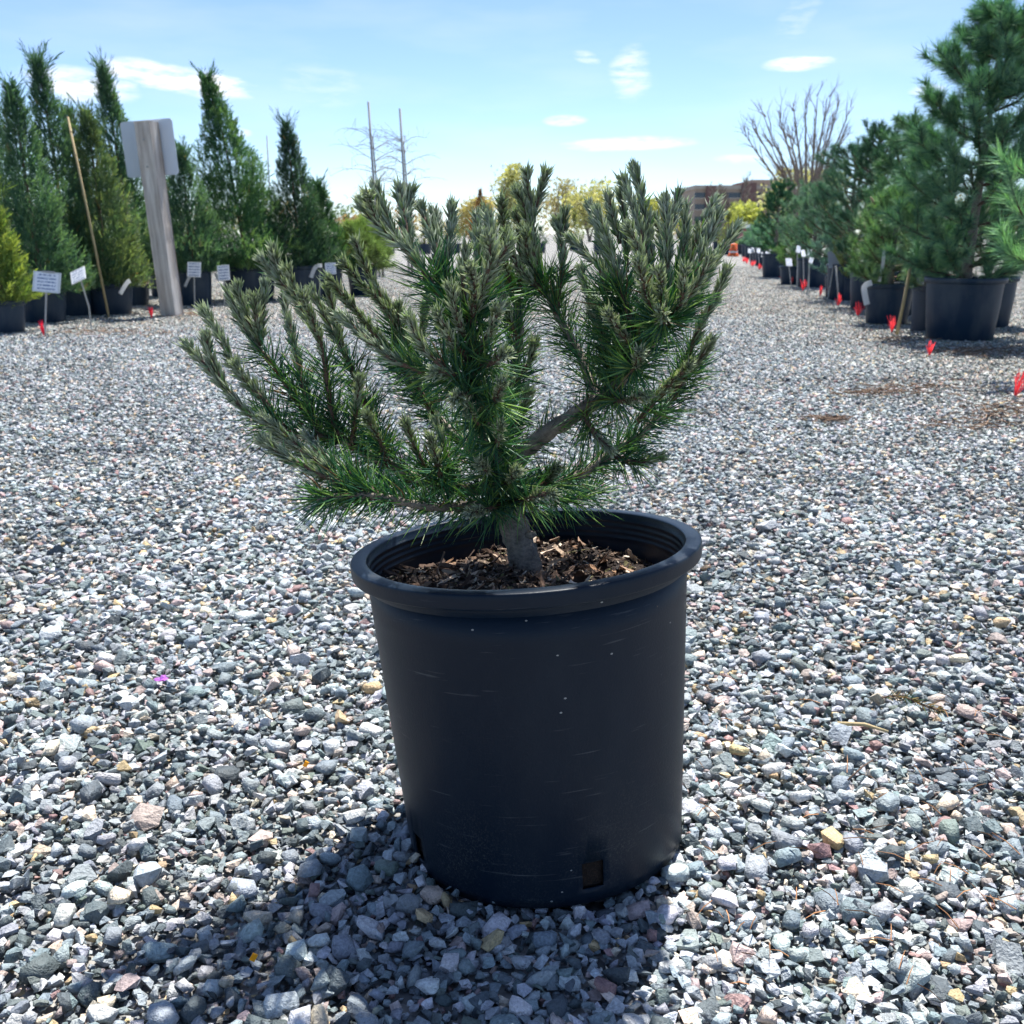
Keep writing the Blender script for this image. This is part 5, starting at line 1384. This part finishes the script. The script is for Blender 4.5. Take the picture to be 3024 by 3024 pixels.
# office building
M_BRICK = plain('tan_brick', (.34, .27, .21), .85, .12, 1.2)
M_BRICKD = plain('dark_red_brick', (.17, .10, .09), .85, .12, 1.2)
M_BAND = plain('pale_stone_band', (.42, .37, .31), .8, .1, 1)
m_, nt_, b__ = new_mat('dark_window_glass'); b__.inputs['Base Color'].default_value = (.03, .045, .07, 1); b__.inputs['Roughness'].default_value = .08; M_GLASS = m_
def building():
    y = 150.0
    p0, p1 = at(2048, 690, y), at(2330, 690, y)
    zt = at(2100, 553, y)[2]; W = p1[0] - p0[0]
    root = empty('office_building', (p0[0], y, 0)); tag(root, 'flat roofed brown brick office building beyond the trees', 'building')
    MB().box((W / 2, 8, zt / 2 - .2), (W, 16, zt)).build('wall', M_BRICK, root)
    MB().box((W / 2, 8, zt + .0), (W + .4, 16.4, .5)).build('cornice', M_BAND, root)
    tw = MB()
    for (u0, u1, vt) in ((2085, 2112, 548), (2190, 2232, 540)):
        a, c = at(u0, vt, y), at(u1, vt, y)
        MB().box(((a[0] + c[0]) / 2 - p0[0], 7.4, a[2] / 2), (c[0] - a[0], 16, a[2])).build('tower', M_BRICKD, root)
    a, c = at(2232, 528, y), at(2330, 528, y)
    MB().box(((a[0] + c[0]) / 2 - p0[0] + .2, 9.5, a[2] / 2), (c[0] - a[0], 14, a[2])).build('upper_storey', M_BRICK, root)
    for (v0, v1) in ((569, 584), (603, 618), (640, 652)):
        for (u0, u1) in ((2052, 2082), (2115, 2149), (2152, 2187), (2235, 2258), (2262, 2285), (2289, 2312)):
            a, c = at(u0, v0, y - .1), at(u1, v1, y - .1)
            w = MB().box(((a[0] + c[0]) / 2 - p0[0], -.02, (a[2] + c[2]) / 2), (c[0] - a[0], .12, a[2] - c[2])).build('window', M_GLASS, root)
            MB().box(((a[0] + c[0]) / 2 - p0[0], -.06, c[2] - .08), (c[0] - a[0] + .2, .25, .16)).build('sill', M_BAND, w)
building()
# red trailer with white roof
M_RED = plain('dull_red_paint', (.30, .035, .06), .5, .12, 2)
M_WHITE = plain('white_roof_paint', (.75, .76, .78), .5, .08, 2)
a, c = at(2196, 672, 48), at(2262, 672, 48)
tr = empty('red_shed', ((a[0] + c[0]) / 2, 48, 0)); tag(tr, 'small dark red shed with a white roof edge at the end of the aisle', 'shed')
w_, h_ = c[0] - a[0], a[2]
MB().box((0, 1.0, h_ / 2), (w_, 2.0, h_)).build('wall', M_RED, tr)
MB().box((0, 1.0, h_ + .05), (w_ + .14, 2.15, .16)).build('roof', M_WHITE, tr)
MB().box((w_ * .12, -.012, h_ * .42), (w_ * .3, .03, h_ * .8)).build('door', M_RED, tr)
# orange barrel
M_ORANGE = plain('orange_plastic', (.70, .13, .03), .5, .1, 4)
b = gp(2165, 757); y = b[1]
bo = empty('orange_barrel', b); tag(bo, 'orange traffic barrel at the far end of the aisle', 'barrel')
hb = at(2165, 718, y)[2]
MB().lathe([(.20, 0), (.20, .06), (.16, .07), (.15, hb * .45), (.13, hb * .5), (.12, hb * .95), (.02, hb)], 20).build('drum', M_ORANGE, bo, smooth=True)
MB().lathe([(.157, hb * .28), (.155, hb * .40)], 20).build('stripe', M_WHITE, bo, smooth=True)

# ------------------------------------------------------------------ litter on the gravel
b = gp(473, 2036)
q = np.random.default_rng(8)
m_ = MB()
for k in range(7):
    a = k * .9; d = np.array([math.cos(a), math.sin(a) * .7, q.uniform(.1, .6)]); s = np.array([-math.sin(a), math.cos(a), 0]) * .006
    l = q.uniform(.008, .016)
    m_.quads(np.array([-s * .4, s * .4, d * l * .6 + s + (0, 0, .003), d * l * .6 - s, d * l + s * .4, d * l - s * .3]), [(0, 1, 2, 3), (3, 2, 4, 5)], np.array((.46, .14, .62)) * q.uniform(.8, 1.3))
o = m_.build('purple_scrap', M_SCRAP); o.location = (b[0], b[1], .016); tag(o, 'crumpled purple plastic scrap lying on the gravel', 'litter')
for (u, v) in ((752, 2864), (905, 2285)):
    b = gp(u, v); o = MB().box((0, 0, 0), (.006, .002, .009), np.array(Matrix.Rotation(.5, 3, 'Y')), (.85, .42, .02)).build('yellow_scrap', M_SCRAP)
    o.location = (b[0], b[1], .016); tag(o, 'tiny yellow plastic chip lying among the gravel', 'litter', 'yellow plastic chips')
def twig(u, v, du, dv, r0, label, mat=M_TWIG):
    a, c = gp(u, v), gp(u + du, v + dv)
    a[2] = c[2] = .017
    mid = (a + c) / 2 + np.array([.004, .003, .004])
    o = MB().tube([np.zeros(3), mid - a, c - a], [r0, r0 * .9, r0 * .6], 6).build('dry_twig', mat, smooth=True); o.location = a
    tag(o, label, 'twig')
twig(2470, 2165, 150, 25, .0038, 'smooth pale dry twig lying beside the conifer sprig on the gravel', M_BAMBOO)
twig(2500, 2335, 75, -60, .0014, 'thin dry twig over the dark hollow in the gravel')
twig(1690, 1548, 65, -95, .0012, 'thin reddish twig behind the pot rim')
a = gp(2600, 2095); m_, st = MB(), MB()
P, _ = smooth_path(np.array([(0, 0, 0), (.03, -.008, .006), (.06, -.03, .0), (.085, -.045, -.004)]), 10)
o = empty('conifer_sprig', (a[0], a[1], .022)); tag(o, 'broken green and straw coloured conifer sprig lying on the gravel', 'sprig')
MB().tube(P, .0018, 5).build('stem', M_TWIG, o)
qq = np.random.default_rng(4)
needle_pack(m_, P, unit(np.gradient(P, axis=0)), 110, 45, 15, .014, .004, .0007, .1, qq, lambda n, q_, s: np.repeat(np.where((q_.random(n) < .55)[:, None], (.42, .30, .12), (.07, .15, .06))[:, None, :], 7, 1))
m_.build('needles', M_NEEDLE, o)
# fallen needles strewn about
m_ = MB(); qq = np.random.default_rng(14)
for k in range(90):
    u, v = qq.uniform(2030, 3010), qq.uniform(1900, 2950)
    p = gp(u, v); a = qq.uniform(0, 6.28); l = qq.uniform(.02, .045)
    d = np.array([math.cos(a), math.sin(a), qq.uniform(-.1, .3)]) * l
    p[2] = .017
    m_.tube([p, p + d * .5 + (0, 0, .003), p + d], [.0007, .0007, .0003], 3, np.array((.30, .15, .07)) * qq.uniform(.6, 1.4), caps=False)
for (u0, v0, su, sv, n_) in ((2700, 1150, 90, 12, 110), (2960, 1215, 60, 18, 130), (2870, 1260, 90, 12, 60), (2560, 1165, 60, 5, 90), (2450, 1245, 25, 4, 60), (2880, 1040, 80, 8, 220), (2640, 1010, 60, 6, 90), (330, 985, 120, 6, 160), (520, 930, 60, 5, 120)):
    for k in range(n_):
        p = gp(u0 + qq.normal(0, su), v0 + qq.normal(0, sv)); a = qq.uniform(0, 6.28); l = qq.uniform(.03, .09)
        d = np.array([math.cos(a), math.sin(a), qq.uniform(-.05, .2)]) * l
        p[2] = .012
        m_.tube([p, p + d * .5 + (0, 0, .004), p + d], [.0022, .0022, .001], 3, np.array((.20, .13, .085)) * qq.uniform(.4, 1.5), caps=False)
o = m_.build('fallen_needles', M_CHIP, ground); tag(o, 'dry brown pine needles strewn over the gravel', kind='stuff')
